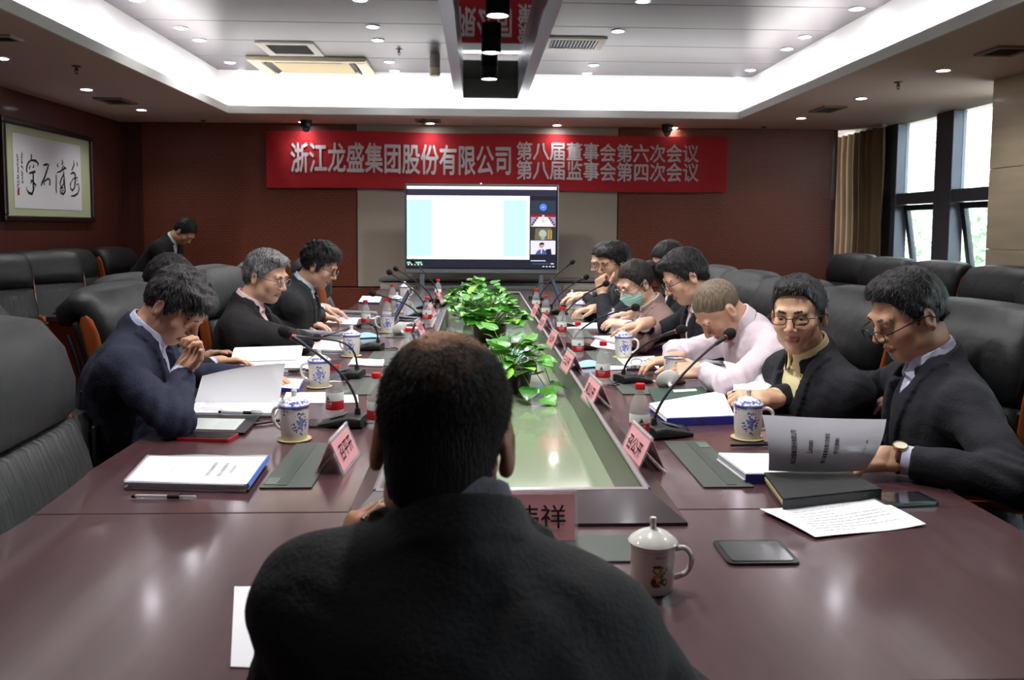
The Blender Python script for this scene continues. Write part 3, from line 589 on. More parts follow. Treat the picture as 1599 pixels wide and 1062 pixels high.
# raised bevelled rim
y_in = HY0; y_out = P(900, 822).y
m_rimw = mat('trough_rim', (56, 46, 48), .25, coat=.3); m_edge = mat('rim_edge', (150, 140, 144), .3, metal=.4)
def rimbar(pin0, pin1, pout1, pout0):
    # inner edge a little higher than the outer one
    v = [(*pin0, TZ+.018), (*pin1, TZ+.018), (*pout1, TZ+.006), (*pout0, TZ+.006), (*pin0, TZ-.004), (*pin1, TZ-.004), (*pout1, TZ-.004), (*pout0, TZ-.004)]
    MB().add(v, [(0, 1, 2, 3), (7, 6, 5, 4), (0, 4, 5, 1), (3, 2, 6, 7), (0, 3, 7, 4), (1, 5, 6, 2)]).build('rim_bar', m_rimw, table, smooth=False)
A0, A1, B0, B1 = (HX0, y_in), (HX1, y_in), (HX1, HY1), (HX0, HY1)
C0, C1, D1, D0 = (HX0-RO, y_out), (HX1+RO, y_out), (HX1+RO, HY1+.05), (HX0-RO, HY1+.05)
rimbar(A1, A0, C0, C1); rimbar(B1, B0, D1, D0); rimbar(A0, B1, D0, C0); rimbar(B0, A1, C1, D1)
for (x0, y0), (x1, y1) in ((A0, A1), (A1, B0), (B0, B1), (B1, A0)):
    MB().tube([(x0, y0, TZ+.014), (x1, y1, TZ+.014)], .008, n=6).build('edge_strip', m_edge, table)
# trough: walls, green-grey glass bed
GZ = .625
q = MB()
for x in (HX0-.01, HX1+.01): q.box((x, (HY0+HY1)/2, (GZ+TZ)/2-.1), (.02, HY1-HY0, TZ-GZ+.2))
for y in (HY0-.01, HY1+.01): q.box(((HX0+HX1)/2, y, (GZ+TZ)/2-.1), (HX1-HX0, .02, TZ-GZ+.2))
q.build('trough_wall', m_inner, table, smooth=False)
MB().box(((HX0+HX1)/2, (HY0+HY1)/2, GZ-.006), (HX1-HX0, HY1-HY0, .012)).build('glass_bed', mat('green_glass_bed', (150, 168, 138), .05, coat=1, spec=1.0), table, smooth=False)
# skirt panels under the top
q = MB()
for a, b_ in ((sy[0]+.15, sy[1]), (sy[1], sy[2]), (sy[2], sy[3]), (sy[3], TY1-.3)):
    for x in (TX0+.60, TX1-.60): MB().box((x, (a+b_)/2, .353), (.04, b_-a-.006, .706), bev=.003).build('skirt_panel', m_tabd, table)
for y in (TY0+.42, TY1-.32): MB().box(((TX0+TX1)/2, y, .353), (TX1-TX0-1.16, .04, .706), bev=.003).build('skirt_panel', m_tabd, table)
# flush cable covers and black glass control panels
m_cov = mat('cover_grey_green', (84, 92, 86), .42, metal=.3); m_gp = mat('panel_black_glass', (52, 58, 58), .13, coat=.5)
def cover(x0, x1, y0, y1, label, side):
    t_ = thing('cable_cover', ((x0+x1)/2, (y0+y1)/2, TZ), label, 'cover', 'flush grey cable covers in the table')
    w_, d_ = x1-x0, y1-y0
    q = MB(); q.box((0, 0, .0015), (w_, d_, .003)); q.build('frame', m_cov, t_, smooth=False)
    MB().box((side*.012, 0, .0035), (w_-.10, d_-.03, .0015)).build('flap', mat('flap_grey', (76, 84, 78), .38, metal=.3), t_, smooth=False)
    MB().box((side*(w_/2-.02), d_/2-.05 if side > 0 else -d_/2+.05, .0035), (.03, .055, .0015)).build('finger_tab', mat('tab_grey', (112, 122, 116), .4, metal=.3), t_, smooth=False)
cr = [P(1041, 688), P(1104, 692), P(1177, 762), P(1091, 762)]
cxr0, cxr1, cyr0, cyr1 = (cr[0].x+cr[3].x)/2, (cr[1].x+cr[2].x)/2, (cr[2].y+cr[3].y)/2, (cr[0].y+cr[1].y)/2
cover(cxr0, cxr1, cyr0, cyr1, 'flush grey cable cover before the man in wire glasses and dark suit', 1)
cl_ = [P(460, 692), P(545, 695), P(500, 764), P(411, 762)]
cover((cl_[0].x+cl_[3].x)/2, (cl_[0].x+cl_[3].x)/2+(cxr1-cxr0), (cl_[2].y+cl_[3].y)/2, (cl_[0].y+cl_[1].y)/2, 'flush grey cable cover between the plastic document sleeve and nearest name tent', -1)
wl = cxr1-cxr0; dl = cyr1-cyr0
lx = (cl_[0].x+cl_[3].x)/2
for i, (y, ll, lr) in enumerate(((P(560, 600).y, 'flush grey cable cover behind the second bottle, navy suit side', 'flush grey cable cover under the green folder'), (P(600, 560).y, 'flush grey cable cover before the grey-haired man', 'flush grey cable cover before the shaven-headed man'), (P(600, 520).y, 'flush grey cable cover near the leaning cup lid', 'flush grey cable cover before the tie-wearing man'), (P(600, 498).y, 'flush grey cable cover at the far end, laptop side', 'flush grey cable cover before the masked woman'))):
    cover(lx, lx+wl, y-dl/2, y+dl/2, ll, -1); cover(cxr0, cxr1, y-dl/2, y+dl/2, lr, 1)
def gpanel(p, w_, d_, label, rz=0):
    t_ = thing('touch_panel', (p.x, p.y, TZ), label, 'panel', 'black glass touch panels in the table', rz=rz)
    pl = []
    for cxs, cys, a0 in ((1, 1, 0), (-1, 1, 90), (-1, -1, 180), (1, -1, 270)):
        for k in range(5): a = math.radians(a0+k*22.5); pl.append((cxs*(w_/2-.012)+.012*math.cos(a), cys*(d_/2-.012)+.012*math.sin(a)))
    MB().prism(pl, 0, .004).build('frame', mat('panel_frame_dark', (60, 64, 64), .2, metal=.8), t_, smooth=False)
    MB().prism([(x*.86, y*.84) for x, y in pl], .004, .0052).build('glass', m_gp, t_, smooth=False)
gp_ = [P(1110, 848), P(1214, 845), P(1253, 881), P(1141, 884)]
gpanel(sum(gp_, Vector())/4, (gp_[1].x-gp_[0].x+gp_[2].x-gp_[3].x)/2, (gp_[0].y+gp_[1].y-gp_[2].y-gp_[3].y)/2, 'black glass touch panel alone on the near end beside the loose sheet')
gpanel(P(497, 662), .075, .11, 'black glass touch panel beside the nearest microphone base, navy suit side')
gpanel(P(1053, 668), .075, .11, 'black glass touch panel beside the nearest microphone base, window side')
tag(MB().box((0, 0, .0015), (.20, .13, .003)).build('cable_cover', m_cov, smooth=False, loc=(P(930, 858).x-.0, P(930, 858).y, TZ)), 'small grey cable cover between name tent and white mug', 'cover', 'flush grey cable covers in the table')
# ================================================================ chairs
m_lea = mat('black_leather', (26, 29, 31), .5, coat=.0, noise=(6, .12), bump=(14, .5)); m_leaw = mat('creased_leather', (34, 38, 38), .48, coat=.08, bump=(5, .9, (9, 1, 1.2)))
m_cw = wood('chair_wood', (150, 74, 34), 2, .35, .25, .4); m_cwd = wood('chair_dark_wood', (70, 32, 22), 2, .35, .25, .4)
def rrect(w_, t_, n=6, p=3.2):
    out = []
    for k in range(4*n):
        a = 2*PI*(k+.5)/(4*n); c, s_ = math.cos(a), math.sin(a); out.append((math.copysign(abs(c)**(2/p), c)*w_/2, math.copysign(abs(s_)**(2/p), s_)*t_/2))
    return out
def ribbon(mb, spine, m=0, n=6, p=3.2, xo=0):
    """spine = [(y, z, width, thickness)]; sections lie across x and the normal of the spine"""
    rings = []
    for i, (y, z, w_, t_) in enumerate(spine):
        a, b = spine[max(i-1, 0)], spine[min(i+1, len(spine)-1)]; d = np.array([b[0]-a[0], b[1]-a[1]]); d /= np.linalg.norm(d); nn = (-d[1], d[0])
        rings.append(np.array([(xo+u, y+nn[0]*v, z+nn[1]*v) for u, v in rrect(w_, t_, n, p)]))
    return mb.loft(rings, m)
def make_chair(loc, rz, label):
    """faces local +y; back curls over backwards at the top"""
    t_ = thing('leather_chair', loc, label, 'chair', 'black leather executive chairs with wooden sides', rz=rz)
    W = .60
    seat = [(.30, .40, W-.12, .06), (.31, .45, W-.06, .13), (.26, .465, W-.02, .15), (0, .455, W-.02, .15), (-.2, .45, W-.04, .14), (-.26, .45, W-.1, .10)]
    ribbon(MB(), seat).build('seat', m_lea, t_, ang=60)
    back = [(-.17, .42, W-.14, .07), (-.18, .47, W-.05, .12), (-.20, .56, W-.02, .15), (-.225, .68, W-.0, .13), (-.25, .78, W-.01, .14), (-.27, .86, W-.02, .12), (-.275, .885, W-.05, .06)]
    ribbon(MB(), back).build('backrest', m_leaw, t_, ang=60)
    head = [(-.27, .875, W-.05, .06), (-.275, .895, W-.02, .13), (-.285, .97, W, .16), (-.305, 1.04, W, .16), (-.34, 1.09, W, .15), (-.385, 1.10, W, .13), (-.425, 1.07, W-.01, .11), (-.435, 1.03, W-.04, .08)]
    ribbon(MB(), head).build('headrest', m_lea, t_, ang=60)
    shell = [(-.235, .42, W-.02, .05), (-.268, .6, W-.01, .07), (-.31, .8, W-.01, .08), (-.345, .95, W-.01, .08), (-.385, 1.04, W-.02, .06)]
    ribbon(MB(), shell).build('back_shell', m_lea, t_, ang=60)
    for s_ in (-1, 1):
        tr = [(-.225, .44, .016, .035), (-.245, .6, .016, .046), (-.27, .75, .016, .052), (-.292, .9, .016, .056), (-.315, 1.0, .016, .056), (-.33, 1.045, .016, .048), (-.337, 1.065, .016, .02)]
        ribbon(MB(), tr, n=3, xo=s_*(W/2+.004)).build('side_trim', m_cw, t_)
        pip = [(-.268, .45), (-.30, .6), (-.345, .8), (-.375, .93), (-.40, 1.0)]
        MB().tube([(s_*(W/2-.004), y, z) for y, z in pip], .009, n=6).build('piping', m_black, t_)
        arm = MB(); arm.tube([(s_*.33, -.22, .55), (s_*.345, -.2, .63), (s_*.35, -.05, .655), (s_*.35, .12, .655), (s_*.345, .24, .64), (s_*.335, .28, .60)], [.018, .022, .024, .026, .026, .02], n=8); arm.tube([(s_*.335, .24, .63), (s_*.32, .20, .5), (s_*.30, .12, .42)], [.02, .018, .018], n=8); arm.build('armrest', m_cwd if False else m_cw, t_)
        MB().box((s_*.35, .03, .683), (.05, .22, .03), bev=.012).build('arm_pad', m_lea, t_)
    q = MB(); q.tube([(0, 0, .40), (0, 0, .12)], .03, n=10); q.box((0, 0, .385), (.3, .3, .02)); q.build('column', m_black, t_)
    for k in range(5):
        a = 2*PI*k/5+.3; q = MB(); q.tube([(0, 0, .12), (.16*math.cos(a), .16*math.sin(a), .105), (.30*math.cos(a), .30*math.sin(a), .075)], [.026, .022, .016], n=6); lg = q.build('leg', m_cwd, t_)
        cst = MB(); cst.tube([(.30*math.cos(a)-.012*math.sin(a), .30*math.sin(a)+.012*math.cos(a), .028), (.30*math.cos(a)+.012*math.sin(a), .30*math.sin(a)-.012*math.cos(a), .028)], .028, n=10); cst.tube([(.3*math.cos(a), .3*math.sin(a), .03), (.3*math.cos(a), .3*math.sin(a), .08)], .008, n=6); cst.build('caster', m_black, lg)
    return t_
CH0 = [None]
def chair(x, y, face, label, s=1.0, z=0):
    """face: heading in degrees, 90 looks to +x, -90 to -x"""
    rz = -math.radians(face)
    if CH0[0] is None: CH0[0] = make_chair((x, y, z), rz, label); o = CH0[0]
    else: o = copy_tree(CH0[0]); o.location = (x, y, z); o.rotation_euler = (0, 0, rz); o['label'] = label
    o.scale = (s, s, s); return o
# left of the table
chair(-.80, 1.95, 86, 'large creased leather chair nearest the camera, left of the table')
chair(-1.30, 2.60, 88, 'leather chair just behind the nearest creased one, briefcase strap beside it')
chair(-1.0, 3.2, 94, 'leather chair with wooden side behind the man in the navy jacket')
chair(-1.22, 3.86, 92, 'leather chair of the half hidden man holding papers')
chair(-1.13, 4.72, 96, 'leather chair with wooden side behind the grey-haired man in glasses')
chair(-1.06, 5.4, 88, 'leather chair of the spiky-haired man')
chair(-.88, 6.2, 74, 'empty leather chair beyond the spiky-haired man')
# along the left wall
chair(-3.45, 6.35, 122, 'leather chair by the left wall, cut by the picture edge')
chair(-3.42, 7.10, 124, 'leather chair by the left wall, second one behind the cut-off chair')
chair(-3.50, 7.95, 100, 'leather chair by the left wall below the calligraphy corner, showing its wooden side')
chair(-3.42, 8.75, 98, 'leather chair deepest in the left corner beside the standing man')
# right of the table
chair(1.30, 1.80, -84, 'leather chair cut by the right picture edge, nobody on it')
chair(1.22, 2.5, -98, 'leather chair of the man in wire glasses and dark suit')
chair(1.13, 3.12, -93, 'leather chair of the young man in the yellow shirt')
chair(1.12, 3.76, -94, 'leather chair behind the shaven-headed man')
chair(1.12, 4.38, -96, 'leather chair of the man wearing a patterned tie')
chair(1.10, 5.0, -94, 'leather chair of the woman in the face mask')
chair(1.10, 5.65, -94, 'leather chair of the man resting his chin on his fist')
# along the window wall
chair(3.0, 5.1, -97, 'leather chair in the window row, nearest the stone pillar')
chair(3.05, 5.95, -96, 'leather chair in the window row, second from the pillar')
chair(3.05, 6.7, -96, 'leather chair in the window row, third from the pillar')
chair(3.25, 7.75, -100, 'leather chair in the window row, farthest, in front of the curtain')
# ================================================================ people: distance fields turned into smooth meshes
def unit(v): v = np.asarray(v, float); return v/(np.linalg.norm(v)+1e-12)
class Fld:
    """ordered list of rounded solids joined smoothly; colour of the nearest one"""
    def __init__(s): s.ops = []
    def _a(s, fn, c, r, k, col, mode): s.ops.append((fn, np.array(c, float), r, k, np.array(lin(col)) if col is not None else None, mode)); return s
    def cap(s, a, b, ra, rb=None, k=.01, col=None, mode='u'):
        a = np.array(a, float); b = np.array(b, float); rb = ra if rb is None else rb; ab = b-a; L2 = max(ab@ab, 1e-12)
        def fn(p):
            h = np.clip(((p-a)@ab)/L2, 0, 1); q = p-a-h[..., None]*ab; return np.sqrt((q*q).sum(-1)) - (ra+(rb-ra)*h)
        return s._a(fn, (a+b)/2, np.sqrt(L2)/2+max(ra, rb), k, col, mode)
    def cutcap(s, a, b, ra, rb=None, k=.01, col=None, mode='u'):
        a = np.array(a, float); b = np.array(b, float); rb = ra if rb is None else rb; ab = b-a; L = max(np.linalg.norm(ab), 1e-6); u = ab/L
        def fn(p):
            t = (p-a)@u; h = np.clip(t/L, 0, 1); q = p-a-h[..., None]*ab; return np.maximum(np.sqrt((q*q).sum(-1)) - (ra+(rb-ra)*h), t-L)
        return s._a(fn, (a+b)/2, L/2+max(ra, rb), k, col, mode)
    def ell(s, c, r, R=None, k=.01, col=None, mode='u'):
        c = np.array(c, float); r = np.array(r, float); R_ = np.eye(3) if R is None else np.asarray(R)
        def fn(p):
            q = (p-c)@R_; k0 = np.sqrt(((q/r)**2).sum(-1)); k1 = np.sqrt(((q/(r*r))**2).sum(-1))+1e-9; return k0*(k0-1)/k1
        return s._a(fn, c, r.max(), k, col, mode)
    def box(s, c, h, rnd=.005, R=None, k=.01, col=None, mode='u'):
        c = np.array(c, float); h = np.array(h, float)-rnd; R_ = np.eye(3) if R is None else np.asarray(R)
        def fn(p):
            q = np.abs((p-c)@R_)-h; return np.sqrt((np.maximum(q, 0)**2).sum(-1)) + np.minimum(q.max(-1), 0) - rnd
        return s._a(fn, c, np.linalg.norm(h)+rnd, k, col, mode)
    def fn(s, f, c, r, k=.01, col=None, mode='u'): return s._a(f, c, r, k, col, mode)
    def ev(s, P_, bc=None, br=0, colour=False):
        """P_: (B,n,3); bc: block centres for culling"""
        B, n = P_.shape[:2]; d = np.full((B, n), 1.0); C = np.zeros((B, n, 3)) if colour else None
        for fn, c, r, k, col, mode in s.ops:
            if bc is None: m = np.arange(B)
            else: m = np.nonzero(((bc-c)**2).sum(-1) < (r+k+br+.004)**2)[0] if r < 50 else np.arange(B)
            if len(m) == 0: continue
            e = fn(P_[m]); o = d[m]
            if mode == 'u':
                if k > 0: h = np.maximum(k-np.abs(o-e), 0)/k; v = np.minimum(o, e)-h*h*k*.25
                else: v = np.minimum(o, e)
                if colour and col is not None: w_ = (e < o)[..., None]; C[m] = np.where(w_, col, C[m])
            elif mode == 's':
                e = -e
                if k > 0: h = np.maximum(k-np.abs(o-e), 0)/k; v = np.maximum(o, e)+h*h*k*.25
                else: v = np.maximum(o, e)
                if colour and col is not None: w_ = (e > o-.0005)[..., None]; C[m] = np.where(w_, col, C[m])
            elif mode == 'i': v = np.maximum(o, e)
            elif mode == 'a': v = o + e         # displacement
            elif mode == 'c':                   # paint only
                v = o
                if colour: w_ = (e < 0)[..., None]; C[m] = np.where(w_, col, C[m])
            d[m] = v
        return (d, C) if colour else d
def mesh_field(fl, lo, hi, h, bs=8):
    lo = np.array(lo, float); hi = np.array(hi, float); nb = np.ceil((hi-lo)/(h*bs)).astype(int)
    g = np.stack(np.meshgrid(*[np.arange(n) for n in nb], indexing='ij'), -1).reshape(-1, 3)
    bc = lo+(g+.5)*bs*h; rad = bs*h*math.sqrt(3)/2
    d = np.concatenate([fl.ev(bc[i:i+20000][:, None, :], bc[i:i+20000], rad*1.6)[:, 0] for i in range(0, len(bc), 20000)])
    act = np.nonzero(np.abs(d) < rad*1.7)[0]; g = g[act]; bc = bc[act]
    N1 = bs+1; o = np.stack(np.meshgrid(*[np.arange(N1)]*3, indexing='ij'), -1).reshape(-1, 3)
    NX = nb*bs+2; ids, pos = [], []; quads = []
    for s0 in range(0, len(g), 600):
        gg = g[s0:s0+600]; base = gg*bs; pts = lo+(base[:, None, :]+o[None])*h
        D = fl.ev(pts, bc[s0:s0+600], rad).reshape(len(gg), N1, N1, N1).astype(np.float32)
        S = D < 0
        cnt = sum(S[:, i:i+bs, j:j+bs, k:k+bs].astype(np.int8) for i in (0, 1) for j in (0, 1) for k in (0, 1))
        b, i, j, k = np.nonzero((cnt > 0) & (cnt < 8))
        if len(b) == 0: continue
        cv = np.stack([D[b, i+a, j+e, k+c] for a in (0, 1) for e in (0, 1) for c in (0, 1)], 1)   # index 4a+2e+c
        off = np.array([(a, e, c) for a in (0, 1) for e in (0, 1) for c in (0, 1)], float)
        acc = np.zeros((len(b), 3)); num = np.zeros(len(b))
        for p_ in range(8):
            for ax in (4, 2, 1):
                q_ = p_ | ax
                if q_ == p_: continue
                v0, v1 = cv[:, p_], cv[:, q_]; m = (v0 < 0) != (v1 < 0); t = np.where(m, v0/(v0-v1+1e-12), 0)[:, None]
                acc += np.where(m[:, None], off[p_]+(off[q_]-off[p_])*t, 0); num += m
        cell = base[b]+np.stack([i, j, k], 1); pos.append(lo+(cell+acc/num[:, None])*h)
        cid = (cell[:, 0]*NX[1]+cell[:, 1])*NX[2]+cell[:, 2]; ids.append(cid)
        sx, sy_, sz_ = NX[1]*NX[2], NX[2], 1
        for q_, (u, w_) in ((4, (sy_, sz_)), (2, (sz_, sx)), (1, (sx, sy_))):
            m = (cv[:, 0] < 0) != (cv[:, q_] < 0); c = cid[m]; fl_ = (cv[m, 0] < 0)
            Q_ = np.stack([c, c-u, c-u-w_, c-w_], 1); Q_[~fl_] = Q_[~fl_][:, ::-1]; quads.append(Q_)
    ids = np.concatenate(ids); pos = np.concatenate(pos); quads = np.concatenate(quads)
    od = np.argsort(ids); ids = ids[od]; pos = pos[od]
    ix = np.searchsorted(ids, quads); ix = np.minimum(ix, len(ids)-1); ok = (ids[ix] == quads).all(1); ix = ix[ok]
    return pos, ix
def build_field(fl, name, m, parent, lo, hi, h, colour=True, extra=None):
    v, q = mesh_field(fl, lo, hi, h)
    if len(q) == 0: return None
    used, q = np.unique(q, return_inverse=True); q = q.reshape(-1, 4); v = v[used]
    nv = len(v); vv = v; qq = q.tolist()
    if extra is not None:
        ev_, ef = extra(v, q, fl); vv = np.vstack([v, ev_]); qq = qq + [[i+nv for i in f] for f in ef]
    me = bpy.data.meshes.new(name); me.from_pydata(vv.tolist(), [], qq)
    me.materials.append(m); me.polygons.foreach_set('use_smooth', [True]*len(me.polygons))
    if colour:
        C = fl.ev(v[:, None, :], v, h*2, colour=True)[1][:, 0]
        if extra is not None: C = np.vstack([C, np.tile([.012, .008, .006], (len(vv)-nv, 1))])
        at = me.color_attributes.new('Col', 'FLOAT_COLOR', 'POINT'); at.data.foreach_set('color', np.hstack([C, np.ones((len(C), 1))]).astype(np.float32).ravel())
    me.update(); o = bpy.data.objects.new(name, me); COL.objects.link(o); o.parent = parent; return o
def vcol_mat(name, rough=.5, sss=0, nz=(40, .05), bump=None, spec=.5, sheen=0):
    m = mat(name, (200, 150, 120), rough=rough, spec=spec, sheen=sheen, bump=bump); nt = m.node_tree; b = nt.nodes['Principled BSDF']
    a = nt.nodes.new('ShaderNodeVertexColor'); a.layer_name = 'Col'; tc = nt.nodes.new('ShaderNodeTexCoord'); n = nt.nodes.new('ShaderNodeTexNoise'); n.inputs['Scale'].default_value = nz[0]; n.inputs['Detail'].default_value = 5
    nt.links.new(tc.outputs['Object'], n.inputs['Vector']); mr = nt.nodes.new('ShaderNodeMapRange'); mr.inputs['To Min'].default_value = 1-nz[1]; mr.inputs['To Max'].default_value = 1+nz[1]; nt.links.new(n.outputs['Fac'], mr.inputs['Value'])
    mx = nt.nodes.new('ShaderNodeMix'); mx.data_type = 'RGBA'; mx.blend_type = 'MULTIPLY'; mx.inputs['Factor'].default_value = 1; nt.links.new(a.outputs[0], mx.inputs['A']); nt.links.new(mr.outputs[0], mx.inputs['B']); nt.links.new(mx.outputs['Result'], b.inputs['Base Color'])
    if sss: b.inputs['Subsurface Weight'].default_value = sss; b.inputs['Subsurface Radius'].default_value = (.01, .004, .002); b.inputs['Subsurface Scale'].default_value = .5
    return m
m_skin = vcol_mat('skin', .48, .0, (30, .10), (220, .08))
HAIRM = {}
m_thin = vcol_mat('thinning_hair', .75, 0, (55, .45), (260, .6, (1, 1, .25)), spec=.15)
def hair_mat(rgb, rgb2, nm):
    if nm in HAIRM: return HAIRM[nm]
    m = mat('hair_'+nm, rgb, .55, spec=.3); nt = m.node_tree; b = nt.nodes['Principled BSDF']
    tc = nt.nodes.new('ShaderNodeTexCoord'); mp = nt.nodes.new('ShaderNodeMapping'); mp.inputs['Scale'].default_value = (160, 160, 22); nt.links.new(tc.outputs['Object'], mp.inputs[0])
    n = nt.nodes.new('ShaderNodeTexNoise'); n.inputs['Scale'].default_value = 1; n.inputs['Detail'].default_value = 3; nt.links.new(mp.outputs[0], n.inputs['Vector'])
    r = nt.nodes.new('ShaderNodeValToRGB'); r.color_ramp.elements[0].position = .38; r.color_ramp.elements[1].position = .66; r.color_ramp.elements[0].color = (*lin(rgb), 1); r.color_ramp.elements[1].color = (*lin(rgb2), 1)
    nt.links.new(n.outputs['Fac'], r.inputs[0]); nt.links.new(r.outputs[0], b.inputs['Base Color'])
    bp = nt.nodes.new('ShaderNodeBump'); bp.inputs['Strength'].default_value = .7; bp.inputs['Distance'].default_value = .004; nt.links.new(n.outputs['Fac'], bp.inputs['Height']); nt.links.new(bp.outputs[0], b.inputs['Normal'])
    HAIRM[nm] = m; return m
def wob(p, f, s=0.): x, y, z = p[..., 0]*f, p[..., 1]*f, p[..., 2]*f; return (np.sin(x*1.1+2*np.sin(y*.9+s)+s)*np.sin(y*1.3+1.7*np.sin(z*.8)+s*2)+np.sin(z*1.2+1.5*np.sin(x*.7)+s*3)*np.cos(y*.6+x*.5))*.5
def ik(S, W, l1, l2, hint):
    S, W = np.array(S), np.array(W); d = W-S; L = np.linalg.norm(d); u = d/L
    if L > (l1+l2)*.995: W = S+u*(l1+l2)*.995; L = (l1+l2)*.995
    a = (l1*l1-l2*l2+L*L)/(2*L); hh = math.sqrt(max(l1*l1-a*a, 0)); n = np.array(hint, float); n = n-u*(n@u); n = unit(n); return S+u*a+n*hh, W
def arm_ik(S, W, l1, l2, hint, M, org, avoid=True):
    S, W = np.array(S), np.array(W); d = W-S; L = np.linalg.norm(d); u = d/L
    if L > (l1+l2)*.995: W = S+u*(l1+l2)*.995; L = (l1+l2)*.995
    a = (l1*l1-l2*l2+L*L)/(2*L); hh = math.sqrt(max(l1*l1-a*a, 0)); n = np.array(hint, float); n = unit(n-u*(n@u)); m = np.cross(u, n); best = None
    for i in range(-30, 31):
        t = i*PI/30; E_ = S+u*a+hh*(math.cos(t)*n+math.sin(t)*m); pen = abs(t)*.05
        for f_ in np.linspace(0, 1, 9):
            for A_, B_ in ((S, E_), (E_, W)):
                q = org+M@(A_+(B_-A_)*f_)
                if not avoid: continue
                if TX0-.03 < q[0] < TX1+.03 and TY0-.03 < q[1] < TY1: pen += max(0, TZ+.038-q[2])*4
        if best is None or pen < best[0]: best = (pen, E_)
    return best[1], W
def hand_field(fl, W, d, pn, side, curl, skin, thumb=.5, spread=1.0, sc_=1.0, point=0):
    """side=+1: thumb on the +x side of the hand frame (y=along hand, z=back of the hand)"""
    y = unit(d); z = -unit(np.array(pn)-y*(np.array(pn)@y)); x = np.cross(y, z); R = np.stack([x, y, z], 1)
    T = lambda a, b, c: np.array(W)+R@(np.array([a, b, c])*sc_)
    fl.cap(T(0, -.03, 0), T(0, .02, 0), .026*sc_, .028*sc_, .012, skin)
    fl.box(T(0, .05, 0), np.array([.039, .046, .0135])*sc_, .013*sc_, R, .014, skin)
    fl.ell(T(side*.022, .03, -.008), np.array([.018, .03, .016])*sc_, R, .012, skin)
    for i, (bx, L, by) in enumerate(((.0295, .070, .088), (.0100, .079, .092), (-.0095, .073, .089), (-.0285, .058, .082))):
        c = curl[i] if hasattr(curl, '__len__') else curl; sp = side*(1.5-i)*.05*spread
        p = T(side*bx, by, 0); ang = 0; r = .0088 - .0006*(i == 3)
        for fr, bend, r2 in ((.44, .9, .94), (.31, 1.15, .88), (.25, .8, .78)):
            ang += bend*c; dd = np.array([math.sin(sp), math.cos(ang)*math.cos(sp), -math.sin(ang)]); n_ = p+R@(unit(dd)*L*fr*sc_)
            fl.cap(p, n_, r*sc_, r*r2*sc_, .004, skin); p = n_; r *= r2
    p = T(side*.028, .018, -.004); ang = 0
    for L, a, b, r, r2 in ((.044, .75, -.25, .0135, .0105), (.036, .35+.2*thumb, -.35*thumb, .0105, .0095), (.028, .12, -.5*thumb, .0095, .0078)):
        n_ = p+R@(unit((side*a, .75, b))*L*sc_); fl.cap(p, n_, r*sc_, r2*sc_, .006, skin); p = n_
